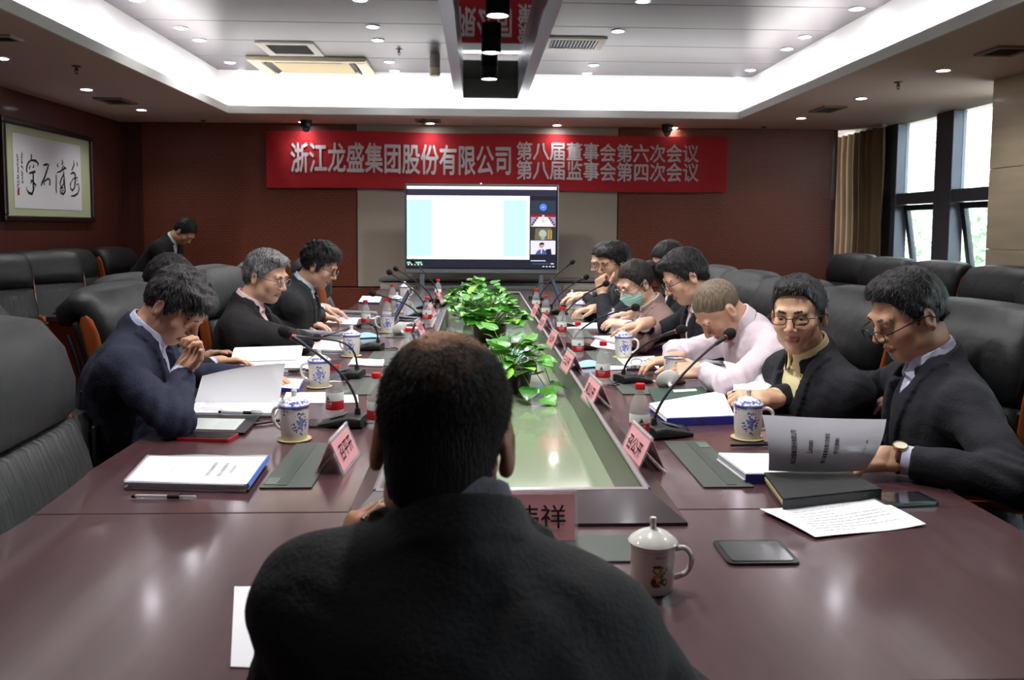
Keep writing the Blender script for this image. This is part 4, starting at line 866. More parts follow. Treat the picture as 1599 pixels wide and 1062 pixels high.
def make_person(spec):
    """spec in world metres; the figure is built in a frame at the seat point, facing +y"""
    g = spec.get; sc_ = g('scale', 1.0); face = math.radians(spec['face']); f = np.array([math.sin(face), math.cos(face), 0]); rgt = np.array([math.cos(face), -math.sin(face), 0]); up = np.array([0, 0, 1.])
    Hd = np.array(spec['head']); hy, hp, hr = [math.radians(v) for v in g('look', (0, 0, 0))]
    M = np.stack([rgt, f, up], 1)               # local -> world
    # head frame (local): yaw about z (positive turns right), pitch down, roll
    Rh = rotz(-hy) @ rx(-hp) @ ry(hr)
    lean = math.radians(g('lean', 15)); side_lean = g('slide', 0)
    nbo = np.array(g('nb', (0, -.07-.03*math.sin(lean), -.135)))*sc_   # neck base from head centre, local axes
    spl = .47*sc_
    spd = unit([side_lean, math.sin(lean), math.cos(lean)])
    nb = nbo; hip = nb - spd*spl
    org = Hd + M@hip; org[2] = 0                 # root on the floor under the hips
    oz = Hd[2]
    sh = np.array([0, 0, oz]) - np.array([hip[0], hip[1], 0]); hd = sh + 0; NB = nb + sh; HP = hip + sh
    toL = lambda w_: M.T@(np.array(w_)-org)
    root = thing('person', tuple(org), spec['label'], 'person', rz=-face)
    H = lambda x, y, z: hd + Rh@(np.array([x, y, z])*sc_)
    skin = g('skin', (196, 146, 116)); sk = np.array(skin); lip = tuple(np.clip(sk*[.84, .72, .72], 0, 255)); brow = g('brow', (38, 30, 28)); shade = tuple(sk*.97)
    h = g('res', .006)
    fem = g('fem', 0)
    # ---------- body
    B = Fld(); k = sc_
    B.ell(H(0, -.012, .036), np.array([.077, .095, .086])*k, Rh, .02, skin)
    B.ell(H(0, .022, -.038), np.array([.060-.004*fem, .066, .078])*k, Rh, .03, skin)
    B.ell(H(0, .058, -.092), np.array([.026, .022, .02])*k, Rh, .03, skin)
    for s_ in (-1, 1):
        B.ell(H(s_*.044, .008, -.066), np.array([.02, .028, .026])*k, Rh, .03, skin)
        B.ell(H(s_*.040, .058, -.022), np.array([.022, .018, .022])*k, Rh, .025, skin)
    B.cap(H(-.038, .080, .024), H(.038, .080, .024), .012*k, .012*k, .018, skin)
    for s_ in (-1, 1):
        B.ell(H(s_*.031, .098, .006), np.array([.018, .014, .010])*k, Rh, .010, skin, 's')
    if g('face_detail', 1):
        for s_ in (-1, 1):
            B.ell(H(s_*.031, .0735, .004), np.array([.0135]*3)*k, Rh, .002, (196, 188, 182))
            ex = g('gaze', (0, 0)); 
            B.ell(H(s_*.031+ex[0]*.005, .084, .004+ex[1]*.005), np.array([.0062]*3)*k, Rh, 0, (30, 22, 20), 'c')
            lid = g('lid', .35)   # 0 open .. 1 closed
            B.ell(H(s_*.031, .0745, .013-.006*lid), np.array([.0155, .0145, .008+.004*lid])*k, Rh, .002, skin)
            B.ell(H(s_*.031, .0735, -.008), np.array([.0155, .0140, .0065])*k, Rh, .003, skin)
            B.cap(H(s_*.014, .094, .0235), H(s_*.034, .090, .0275), .0036*k, .0044*k, 0, brow, 'c'); B.cap(H(s_*.034, .090, .0275), H(s_*.052, .074, .0245), .0044*k, .003*k, 0, brow, 'c')
    B.cap(H(0, .086, .012), H(0, .108, -.026), .0075*k, .0105*k, .012, skin)
    for s_ in (-1, 1): B.ell(H(s_*.0125, .097, -.031), np.array([.0085, .011, .0075])*k, Rh, .006, shade)
    B.ell(H(0, .0845, -.058), np.array([.022, .010, .0050])*k, Rh, .004, lip); B.ell(H(0, .0835, -.0665), np.array([.018, .0105, .0058])*k, Rh, .003, lip)
    [B.cap(H(0, .0865, -.0622), H(s_*.023, .078, -.0650), .0012, .0010, .003, tuple(np.array(lip)*.6), 's') for s_ in (-1, 1)]
    for s_ in (-1, 1):
        Re = Rh@rotz(-s_*.35)@rx(.15)
        B.ell(H(s_*.078, -.012, -.006), np.array([.0075, .0185, .031])*k, Re, .006, skin); B.ell(H(s_*.076, -.010, -.030), np.array([.007, .009, .011])*k, Re, .008, skin)
        B.ell(H(s_*.086, -.008, -.001), np.array([.005, .010, .018])*k, Re, .003, tuple(sk*.88), 's')
    B.cap(H(0, -.03, -.06), NB+np.array([0, 0, .0]), (.052-.008*fem)*k, (.056-.008*fem)*k, .03, skin)
    if g('stubble'): B.ell(H(0, .062, -.075), np.array([.055, .05, .038])*k, Rh, 0, tuple(sk*.93), 'c')
    # shoulders and arms
    cr_ = np.array([1., 0, 0]); tilt = g('shtilt', 0); shw = (g('shw', .190)-.022*fem)*k
    twist = math.radians(g('twist', 0)); xr = np.array([math.cos(twist), -math.sin(twist), -tilt*.1]); xr = unit(xr)
    dn = NB - spd*g('drop', .078)*k; nrm = unit(np.cross(spd, xr))*1.0       # forward normal of chest
    if nrm[1] < 0: nrm = -nrm
    SR, SL = dn+xr*shw+np.array([0, .0, -.0]), dn-xr*shw
    SR = SR + nrm*.01; SL = SL + nrm*.01
    l1, l2 = .285*k, .25*k
    WR, WL_ = toL(spec['rh'][0]), toL(spec['lh'][0])
    ER, WR = arm_ik(SR, WR, l1, l2, M.T@np.array(g('relb', M@np.array([.7, -.25, -.75]))), M, org, not g('noavoid'))
    EL, WL2 = arm_ik(SL, WL_, l1, l2, M.T@np.array(g('lelb', M@np.array([-.7, -.25, -.75]))), M, org, not g('noavoid'))
    for S_, E_, W_, key in ((SR, ER, WR, 'rh'), (SL, EL, WL2, 'lh')):
        B.cap(S_, E_, .042*k, .036*k, .02, skin); B.cap(E_, W_, .036*k, .025*k, .015, skin)
        d = M.T@np.array(spec[key][1]); pn = M.T@np.array(spec[key][2]); cu = spec[key][3]
        sd = 1 if key == 'lh' else -1
        hand_field(B, W_, d, pn, -sd if False else (sd), cu, skin, spec[key][4] if len(spec[key]) > 4 else .5, sc_=k*(.92 if fem else 1.0))
    # slim trunk to stay one surface
    B.cap(NB, NB-spd*.25, .05*k, .08*k, .03, skin); B.cap(SL, SR, .04*k, .04*k, .03, skin)
    pts = np.array([hd, NB, HP, SR, SL, ER, EL, WR, WL2]); lo, hi = pts.min(0)-.22, pts.max(0)+.22; lo[2] = max(lo[2], .70)
    lo2 = lo.copy(); lo2[2] = max(NB[2]-.3, .70) if min(WR[2], WL2[2]) > NB[2]-.2 else lo[2]
    build_field(B, 'body', m_skin, root, lo2, hi, h)
    # ---------- clothes
    sex = g('fit', 1.0)
    def torso(Fd, off, col, kk=.05):
        Rsp = np.stack([xr, nrm, unit(np.cross(xr, nrm))], 1)
        def blob(c, rx_, ry_, rz_, k_): Fd.ell(c, np.array([rx_+off, ry_+off, rz_+off]), Rsp, k_, col)
        blob(HP+spd*.02, .185*k*sex, .140*k*sex, .15*k, kk); blob(HP+spd*.17*k, .178*k*sex, .128*k*sex, .17*k, kk); blob(HP+spd*.31*k, .190*k*sex, .122*k*sex, .15*k, kk)
        Fd.cap(SL-spd*.015, SR-spd*.015, (.058-.006*fem)*k+off, (.058-.006*fem)*k+off, .06, col)
        for S_ in (SL, SR): Fd.cap(NB-nrm*.012-spd*.01, S_, (.050-.008*fem)*k+off*.6, (.052-.006*fem)*k+off*.6, .05, col)
    Rsp = np.stack([xr, nrm, unit(np.cross(xr, nrm))], 1)
    jc = g('jacket', (24, 24, 30)); ap = g('vtop', .115)   # V opening half width at neck
    cuff_end = .035
    J = Fld(); torso(J, .012, jc)
    if g('open', 1):
        def V(p):
            q = (p-NB)@Rsp; z = -q[..., 2]; w_ = np.clip(.058*k*(1-(z-.03)/(.30*k)), 0, .058)*g('vwide', 1.0) + np.where(z < .04, .012, 0); return np.maximum(np.abs(q[..., 0])-w_, np.maximum(np.maximum(.015-q[..., 1], q[..., 1]-.17), z-.30*k))
        def lap(p):
            q = (p-NB)@Rsp; z = -q[..., 2]; w_ = .058*k*(1-(z-.03)/(.30*k))*g('vwide', 1.0); a = np.abs(q[..., 0])-w_; ww = np.where(z < .11, .045, .045*np.clip((.32-z)/.21, 0, 1)); return np.where((a > -.01) & (a < ww) & (q[..., 1] > 0) & (z < .31) & (z > -.06), -.009, 0.)
        J.fn(lap, NB, .4, 0, None, 'a')
        J.fn(V, NB, .5, .004, None, 's')
    # neck hole and raised collar at the back
    J.cap(NB-spd*.02, NB+(hd-NB)*.5, .053*k, .058*k, .004, None, 's')
    for S_, E_, W_ in ((SR, ER, WR), (SL, EL, WL2)):
        J.cap(S_, E_, (.060-.008*fem)*k, (.052-.006*fem)*k, .03, jc); J.cutcap(E_, E_+(W_-E_)*(1-.03*k/np.linalg.norm(W_-E_)), (.052-.006*fem)*k, (.041-.004*fem)*k, .02, jc)
    amp = g('fold', .0045)
    J.fn(lambda p: amp*wob(p, 26, spec['seed'])+amp*.5*wob(p[..., [1, 2, 0]], 55, spec['seed']+1), (0, 0, 0), 99, 0, None, 'a')
    # elbow folds: rings around the bend
    for S_, E_, W_ in ((SR, ER, WR), (SL, EL, WL2)):
        ax = unit(W_-S_)
        J.fn(lambda p, E_=E_, ax=ax: .0045*np.exp(-((p-E_)**2).sum(-1)/.008)*np.sin(((p-E_)@ax)*170+3*wob(p, 20)), E_, .2, .05, None, 'a')
    Jc = Fld(); Jc.ops = list(J.ops)
    nkd = unit(unit(hd-NB)+spd)
    def band(r0, hgt, th, gapw, z0=0.0, slope=.35):
        """collar band around the neck, open in front"""
        def fn_(p):
            q = p-NB; t = q@nkd; y_ = q@nrm; rad = np.sqrt(np.maximum((q*q).sum(-1)-t*t, 0)); rr = r0+slope*(-(t-z0))*.6
            tt = t-z0+.22*y_        # lower in front
            d_ = np.maximum(np.abs(rad-rr)-th, np.abs(tt)-hgt)
            x_ = q@xr; gap = np.where(y_ > 0, gapw-np.abs(x_), -1); return np.maximum(d_, gap)
        return fn_
    if g('open', 1): Jc.fn(band(.073*k+.004, .026, .006, .045, .012), NB, .12, .010, jc)
    # keep the jacket above the table level near the lap; ends at the hips
    build_field(Jc, g('jname', 'jacket'), MATS[g('jmat')], root, np.minimum(pts.min(0)-.2, 9)*[1, 1, 0]+[0, 0, max(.40, HP[2]-.14)], pts.max(0)+.2, max(h*1.25, .0055), colour=False)
    # shirt: front of the chest, collar and cuffs
    shc = g('shirt', (190, 196, 215)); Sf = Fld()
    if g('open', 1):
        Rr = Fld(); torso(Rr, -.002, shc)
        Sf.ops += Rr.ops[:]
        Sf.fn(lambda p: -((p-NB)@nrm)-.02, NB, 99, 0, None, 'i')
        Sf.cap(NB-spd*.02, NB+(hd-NB)*.6, .054*k, .054*k, .004, None, 's')
    Sf.fn(band(.062*k+.003, .027*(1 if g('collar', 1) else .5), .0035, .014, .034+g('colz', 0)), NB, .12, .004, shc)
    if g('collar', 1):
        for s_ in (-1, 1):
            c = NB+nrm*.062*k+xr*s_*.034*k-spd*.004+np.array([0, 0, .004]); Rc = Rsp@rotz(-s_*.5)@rx(.45)@ry(s_*.5)
            Sf.box(c, (.026*k, .0035, .030*k), .003, Rc, .004, shc)
    if not g('fullshirt'):
        for E_, W_ in ((ER, WR), (EL, WL2)):
            u = unit(W_-E_); q = MB(); q.tube([W_-u*.08, W_-u*.05, W_-u*.012, W_-u*.014], [.034*k, .0355*k, .0345*k, .028*k], n=16); q.build('cuff', mat('cuff_%d_%d_%d' % tuple(shc), shc, .85), root)
    if g('tie'):
        tc_ = g('tie'); 
        Sf.box(NB+nrm*.078*k-spd*.015, (.014, .008, .014), .005, Rsp, .004, tc_)
        Sf.fn(lambda p: (lambda q: np.maximum(np.maximum(np.abs(q[..., 0])-(.014+.06*np.clip(-q[..., 2]-.02, 0, .3)), np.abs(-q[..., 2]-.17)-.16), .03-q[..., 1]))((p-NB)@Rsp), NB, .5, 0, tc_, 'c')
    if g('inner'):
        ic = g('inner'); Sf.fn(lambda p: (lambda q: np.maximum(.05-(-q[..., 2])+.9*np.abs(np.abs(q[..., 0])-.0)*-1+.02, .01-q[..., 1]))((p-NB)@Rsp), NB, .5, 0, ic, 'c')
    if not g('hide_shirt'): build_field(Sf, 'shirt', m_cloth, root, lo, hi, max(h, .0045))
    # trousers: seat, thighs, shins, shoes
    T_ = Fld(); tcx = (28, 28, 34)
    if g('stand'):
        for s_ in (-1, 1): T_.cap(HP+[s_*.09, 0, .0], [s_*.10+HP[0], HP[1]-.0, .50], .095, .07, .04, tcx); T_.cutcap([s_*.10+HP[0], HP[1], .50], [s_*.11+HP[0], HP[1]-.02, .09], .07, .055, .03, tcx)
        kz_ = None
    else:
        tuck = g('tuck', 0)
        T_.ell(HP+[0, -.01, -.03], (.165, .13, .11), None, .03, tcx)
        for s_ in (-1, 1):
            kn = np.array([s_*.13, HP[1]+.40*k, HP[2]-.06]); T_.cap(HP+[s_*.085, .03, -.04], kn, .082, .062, .04, tcx); T_.cutcap(kn, [s_*.14, HP[1]+.36-tuck, .09], .062, .05, .03, tcx)
    build_field(T_, 'trousers', MATS['suit_black'], root, [HP[0]-.32, HP[1]-.3, .06], [HP[0]+.32, HP[1]+.62, HP[2]+.14], .014, colour=False)
    Sx = MB()
    for s_ in (-1, 1):
        fy = (HP[1] if g('stand') else HP[1]+.36-g('tuck', 0)); fx = s_*(.11 if g('stand') else .14)+(HP[0] if g('stand') else 0)
        Sx.loft([np.array([(fx+a*w_, fy+y, max(.0, b*hh+hh)) for a, b in rrect(2, 2, 3, 3)]) for y, w_, hh in ((-.08, .03, .03), (-.06, .038, .045), (.03, .042, .05), (.12, .046, .032), (.18, .04, .025), (.20, .02, .015))])
    Sx.build('shoes', m_black, root, ang=60)
    # ---------- hair
    hs = g('hair')
    if hs:
        style, rgb, rgb2, nm, thick = hs; Hf = Fld()
        R0 = np.array([.077+thick*.55, .095+thick*.8, .086+thick*1.1])*k
        Hf.ell(H(0, -.014, .038), R0, Rh, .01, rgb)
        if style == 'back_low' or style == 'short': Hf.ell(H(0, -.062, -.01), np.array([.062, .045, .058])*k, Rh, .02, rgb)
        if style in ('part', 'fringe'):
            Hf.ell(H(.012, .050, .098), np.array([.058, .042, .022])*k, Rh, .03, rgb); Hf.ell(H(0, -.065, -.005), np.array([.064, .045, .06])*k, Rh, .02, rgb)
        if style == 'thin': Hf.ell(H(0, -.040, -.048), np.array([.057, .046, .058])*k, Rh, .04, rgb)
        if style == 'fringe': Hf.ell(H(.015, .080, .088), np.array([.05, .026, .020])*k, Rh, .02, rgb)
        if style == 'flat': Hf.ell(H(0, .03, .094), np.array([.058, .054, .030])*k, Rh, .03, rgb); Hf.ell(H(0, -.062, -.0), np.array([.064, .045, .05])*k, Rh, .02, rgb)
        if style == 'spiky': Hf.ell(H(0, -.055, .045), np.array([.07, .065, .075])*k, Rh, .03, rgb); Hf.ell(H(0, .02, .1), np.array([.062, .06, .04])*k, Rh, .03, rgb)
        if style == 'mop': Hf.ell(H(0, .055, .080), np.array([.066, .044, .032])*k, Rh, .02, rgb); Hf.ell(H(0, -.04, .0), np.array([.082, .07, .085])*k, Rh, .02, rgb)
        amp2 = {'spiky': .009, 'mop': .006, 'part': .0045, 'fringe': .0055, 'buzz': .0, 'thin': .0015}.get(style, .0035)
        Hf.fn(lambda p: amp2*wob(((p-hd)@Rh), 75, spec['seed'])+amp2*.5*wob(((p-hd)@Rh)[..., [2, 0, 1]], 160, 1.), (0, 0, 0), 99, 0, None, 'a')
        fr = g('hairline', .062)+.012; sb = g('sideburn', -.012)
        def keep(p):
            q = ((p-hd)@Rh)/k; y_, z_, ax_ = q[..., 1], q[..., 2], np.abs(q[..., 0])
            zc = np.interp(y_, [-.12, -.07, -.03, -.012, .012, .03, .045, .06, .085, .12], [g('nape', -.078), g('nape', -.078)+.006, -.045, .022, sb, .012, .04, fr-.006, fr+.004, fr+.008])
            zc = zc+np.where((y_ > .05), -.25*(ax_-.035).clip(0, .05), 0)
            if style in ('fringe', 'mop'): zc = zc-np.where(y_ > .05, .012, 0)
            return (zc-z_)*k*.8
        if style == 'long':
            Hf.ell(H(0, -.05, -.06), np.array([.078, .05, .12])*k, Rh, .03, rgb)
        Hf.fn(keep, hd, 99, 0, None, 'i')
        if style == 'pony':
            Hf.ell(H(0, -.115, .045), np.array([.03, .03, .03])*k, Rh, .012, rgb); Hf.cap(H(0, -.125, .045), H(0, -.165, -.02), .03*k, .034*k, .02, rgb); Hf.cap(H(0, -.165, -.02), H(-.01, -.155, -.11), .034*k, .014*k, .02, rgb)
        if style == 'long': Hf.cap(H(.03, -.07, -.06), H(.03, -.08, -.22), .06*k, .05*k, .03, rgb); Hf.cap(H(-.03, -.07, -.06), H(-.03, -.08, -.22), .06*k, .05*k, .03, rgb)
        if style == 'thin':
            for c_, r_, cc in (((-.004, -.085, .090), (.046, .040, .050), (62, 45, 37)), ((0, -.030, .125), (.060, .065, .062), (92, 66, 50)), ((-.012, -.082, .108), (.020, .022, .026), (120, 90, 72)), ((.004, -.028, .128), (.048, .052, .052), (128, 94, 72)), ((-.01, -.055, .132), (.022, .030, .046), (168, 130, 106))):
                def pf(p, c_=np.array(c_), r_=np.array(r_)):
                    q = ((p-hd)@Rh)/k; return (np.sqrt((((q-c_)/r_)**2).sum(-1))-1)*.05+.012*wob(q*[1, .5, 1], 95, 3.)+.008*wob(q, 230, 1.)
                Hf.fn(pf, hd, .3, 0, cc, 'c')
        nst, slen = g('strands', (1600, .02)); lift = {'spiky': 1.0, 'mop': .5, 'buzz': .6, 'thin': .12}.get(style, .3)
        def strands(v, q, fl):
            rs = np.random.RandomState(spec['seed']*7+1); n = nst
            if n <= 0: return np.zeros((0, 3)), []
            i = rs.randint(0, len(v), n*2); p = v[i]; ql = (p-hd)@Rh/k; okm = np.sqrt(((ql-[0, -.014, .03])**2).sum(-1)) > .06; okm &= ~((ql[:, 2] > .05) & (np.abs(ql[:, 0]) < .05) & (rs.rand(len(ql)) < .8)) if style == 'thin' else ~((ql[:, 1] > .05) & (ql[:, 2] < .088) & (style not in ('fringe', 'spiky'))); p = p[okm][:n]; ql = ql[okm][:n]; n = len(p)
            nn = ql-np.array([0, -.014, .01]); nn /= np.linalg.norm(nn, axis=1)[:, None]
            crown = np.array([0, -.07, .09]); fl_ = ql-crown
            fl_ = fl_-nn*(fl_*nn).sum(1)[:, None]; fl_ /= np.linalg.norm(fl_, axis=1)[:, None]+1e-6
            d = fl_+nn*lift*rs.uniform(.3, 1, (n, 1))+rs.normal(size=(n, 3))*.18; d /= np.linalg.norm(d, axis=1)[:, None]
            sd_ = np.cross(d, nn); sd_ /= np.linalg.norm(sd_, axis=1)[:, None]+1e-6; L = slen*rs.uniform(.5, 1.2, (n, 1)); w_ = .0011
            a = ql-nn*.002; b = a+d*L*.55+nn*L*.05; c = a+d*L-nn*L*.12
            V_ = np.stack([a-sd_*w_, a+sd_*w_, b+sd_*w_*.8, b-sd_*w_*.8, c], 1).reshape(-1, 3)*k
            V_ = V_@Rh.T+hd
            return V_, [f_ for j in range(n) for f_ in ((5*j, 5*j+1, 5*j+2, 5*j+3), (5*j+3, 5*j+2, 5*j+4))]
        build_field(Hf, 'hair', m_thin if style == 'thin' else hair_mat(rgb, rgb2, nm), root, hd-.26, hd+.22, max(.0035, h*.9), colour=style == 'thin', extra=strands)
    # ---------- glasses
    gl = g('glasses')
    if gl:
        mcol, w_, hh, rt = gl; q = MB(); T = lambda x, y, z: H(x, y, z)
        dz = g('gl_drop', 0)
        for s_ in (-1, 1):
            ring = [T(s_*.033+a, .106+dz*.6-.10*abs(s_*.033+a)*abs(s_*.033+a)*10, .002-dz+b) for a, b in rrect(w_, hh, 5, 2.6)]
            q.tube(ring, rt, n=6, closed=True)
            q.tube([T(s_*(.033+w_/2), .096+dz*.6, .008-dz), T(s_*.074, .088+dz*.4, .008-dz*.6), T(s_*.083, .03, .006), T(s_*.084, -.012, .004), T(s_*.082, -.028, -.012)], rt*1.1, n=6)
        q.tube([T(-.033+w_/2, .104+dz*.6, .006-dz), T(0, .110+dz*.6, .008-dz), T(.033-w_/2, .104+dz*.6, .006-dz)], rt, n=6)
        go = q.build('glasses', mcol, root)
        for s_ in (-1, 1):
            q = MB(); c = np.array([T(s_*.033+a*.96, .106+dz*.6-.10*abs(s_*.033+a)*abs(s_*.033+a)*10, .002-dz+b*.96) for a, b in rrect(w_, hh, 5, 2.6)]); q.add(np.vstack([c, c.mean(0)]), [(i, (i+1) % len(c), len(c)) for i in range(len(c))])
            q.build('lens', m_lens, go, smooth=False)
    if g('mask'):
        Mf = Fld(); Mf.ell(H(0, .03, -.052), np.array([.069, .078, .062])*k, Rh, .01, None); Mf.cap(H(0, .09, -.02), H(0, .112, -.035), .012*k, .012*k, .02, None)
        def mk(p):
            q = (p-hd)@Rh/k; x_, y_, z_ = q[..., 0], q[..., 1], q[..., 2]; return np.maximum(np.maximum(z_+.012+.25*np.abs(x_)-.0, -.115-z_), np.maximum(.028-y_, 0*z_-1))*k
        Mf.fn(mk, hd, 99, 0, None, 'i'); Mf.fn(lambda p: .0012*np.sin(((p-hd)@Rh)[..., 2]*420), hd, 99, 0, None, 'a')
        mo = build_field(Mf, 'face_mask', mat('mask_green', (168, 226, 216), .8), root, hd-.2, hd+.2, .004, colour=False)
        q = MB()
        for s_ in (-1, 1): q.tube([H(s_*.055, .05, -.022), H(s_*.078, .01, .012), H(s_*.083, -.02, .01)], .0012, n=5); q.tube([H(s_*.05, .045, -.085), H(s_*.074, .0, -.04), H(s_*.08, -.02, -.02)], .0012, n=5)
        q.build('ear_loop', m_white, mo)
    for key in ('watch',):
        if g(key):
            side, face_rgb, strap_rgb = g(key); E_, W_ = (ER, WR) if side == 'r' else (EL, WL2); u = unit(W_-E_); pn = unit(M.T@np.array(spec[side+'h'][2])); bk = -unit(pn-u*(pn@u)); c = W_-u*.004*k; cr2 = np.cross(u, bk)
            q = MB(); q.tube([c+(math.cos(a)*bk+math.sin(a)*cr2)*.031*k for a in np.linspace(0, 2*PI, 20)[:-1]], .007, n=6, closed=True); wo = q.build('watch_strap', mat('strap_%d' % strap_rgb[0], strap_rgb, .5), root)
            q = MB(); o_ = c+bk*.036*k; Rw = np.stack([cr2, u, bk], 1)
            q.at(o_, Rw).lathe([(.0175, -.006), (.0185, 0), (.0175, .004), (.015, .004)], n=24, cap=False); q.build('watch_case', mat('watch_gold', (190, 170, 120), .25, metal=1) if face_rgb[0] > 100 else m_black, wo)
            q = MB(); q.at(o_, Rw).lathe([(.0155, .003), (.0001, .003)], n=24, cap=False); q.build('watch_dial', mat('dial_%d' % face_rgb[0], face_rgb, .2), wo)
    return root, dict(H=H, NB=NB, HP=HP, WR=WR, WL=WL2, M=M, org=org)
def cloth(nm, rgb, rough=.85, b=(140, .25), sheen=.0, nz=(80, .12)): return mat(nm, rgb, rough, bump=b, sheen=sheen, noise=nz)
m_cloth = vcol_mat('shirt_cloth', .85, 0, (60, .05), (120, .2))
cloth('suit_black', (12, 12, 16)); cloth('suit_navy', (20, 26, 50)); cloth('suit_charcoal', (34, 34, 38)); cloth('suit_darkblue', (17, 20, 30)); cloth('blazer_mauve', (138, 112, 108)); cloth('shirt_lilac', (206, 192, 202), .8, (60, .2), .1, (40, .04)); cloth('sweater_navy', (17, 18, 32)); cloth('jacket_black', (11, 11, 15)); cloth('suit_plum', (21, 17, 23))
m_lens = mat('spectacle_lens', (255, 255, 255), .02, trans=1, ior=1.01)
m_silver = mat('silver_wire', (190, 190, 195), .2, metal=1); m_dwire = mat('dark_wire', (46, 40, 40), .3, metal=.6)
BLK = ((14, 13, 14), (40, 38, 40)); 
def PP(px, py, Y): return tuple(Q(px, py, Y))
DOWN, UP = (0, 0, -1), (0, 0, 1)
import time as _t
_t0 = _t.time()
# the man with his back to the camera
make_person(dict(seed=1, label='man in a black suit seen from behind at the near end of the table', head=PP(693, 688, 1.06), face=2, look=(2, 20, 2), lean=10, nb=(0.020, -0.050, -0.100), noavoid=1, scale=1.08, drop=.085, shtilt=1.3, shw=.158, nape=-.098,
    rh=(PP(860, 960, 1.27), (-.6, .8, -.1), DOWN, .3), lh=(tuple(Vector(PP(528, 898, 1.34))), (.32, .3, .9), (.9, .3, -.3), (.7, .8, .9, 1.0), 1.0), lelb=(-.35, -.5, -1), relb=(.85, -.3, -.6),
    skin=(176, 124, 98), hair=('thin', (20, 17, 16), (62, 54, 50), 'thin_dark', .004), hairline=.055, strands=(9000, .013), res=.0045, jmat='suit_black', shirt=(150, 156, 172), fit=.98, face_detail=1, tuck=.1))
# left row
make_person(dict(seed=2, label='man in a navy jacket bowing his head with his fist at his mouth', head=PP(276, 478, 2.86), face=82, look=(22, 44, 0), lean=16, nb=(0, -0.11, -0.095), scale=1.05,
    rh=(PP(284, 580, 2.72), (.55, .12, .9), (-.45, -.5, .1), (.95, 1.05, 1.1, 1.1), 1.0), relb=(-.8, -1, -.25), lh=(PP(392, 588, 3.30), (.95, -.2, .02), DOWN, .25),
    skin=(200, 152, 126), hair=('fringe', (22, 21, 22), (66, 64, 66), 'dark_grey_mix', .010), hairline=.05, sideburn=-.03, lid=1.0, res=.0036, jmat='suit_navy', shirt=(196, 202, 232), strands=(2600, .022), fold=.005))
make_person(dict(seed=3, label='man mostly hidden behind the navy jacket man, holding papers', head=PP(262, 442, 3.75), face=84, look=(0, 42, 0), lean=16, nb=(0, -0.088, -0.118),
    rh=(PP(340, 566, 3.62), (.95, .1, .05), (0, -.3, -.9), .3), lh=(PP(334, 556, 3.95), (.95, -.15, .1), (0, -.5, -.8), .5), skin=(200, 154, 126), hair=('part', *BLK, 'black', .009), lid=.9, res=.0055, jmat='suit_black', shirt=(190, 205, 235)))
make_person(dict(seed=4, label='grey-haired man in silver glasses, pink shirt and black suit', head=PP(415, 432, 4.25), face=88, look=(20, 16, 0), lean=6, nb=(0, -0.088, -0.133), scale=1.08,
    rh=(tuple(P(452, 533, .785)), (.95, .22, .02), DOWN, .22), lh=(tuple(P(476, 506, .80)), (.97, -.15, -.05), DOWN, .3), relb=(-.35, -.6, -.7), lelb=(-.2, .5, -.8),
    skin=(216, 172, 148), hair=('part', (66, 66, 68), (150, 150, 152), 'silver_grey', .009), hairline=.056, lid=.7, res=.0042, jmat='suit_plum', shirt=(236, 206, 212), glasses=(m_silver, .046, .030, .0013), watch=('l', (60, 40, 30), (90, 50, 40)), strands=(2200, .024)))
make_person(dict(seed=5, label='spiky-haired man in glasses and charcoal suit writing', head=PP(499, 415, 5.0), face=90, look=(6, 26, 0), lean=14, nb=(0, -0.1056, -0.118), scale=1.05,
    rh=(tuple(P(505, 495, .80)), (.95, .15, -.2), DOWN, .45), lh=(tuple(P(506, 481, .84)), (.9, .1, -.2), DOWN, .3), relb=(-.4, -.4, -.7), skin=(210, 166, 142), hair=('spiky', *BLK, 'black', .016), hairline=.05, sideburn=-.03, lid=.8, res=.0045, jmat='suit_charcoal', shirt=(205, 222, 240), glasses=(m_dwire, .046, .028, .0014), strands=(2200, .028)))
make_person(dict(seed=6, stand=1, label='man in a black suit standing and bowing over papers by the left wall', head=PP(288, 362, 8.6), face=94, look=(6, 52, 0), lean=34, nb=(0, -0.1364, -0.085), scale=1.08,
    rh=(PP(312, 428, 8.5), (.9, -.1, -.35), DOWN, .4), lh=(PP(318, 420, 8.95), (.95, 0, -.25), DOWN, .4), skin=(196, 154, 126), hair=('short', *BLK, 'black', .012), lid=1, res=.006, jmat='jacket_black', shirt=(225, 222, 232), strands=(600, .02)))
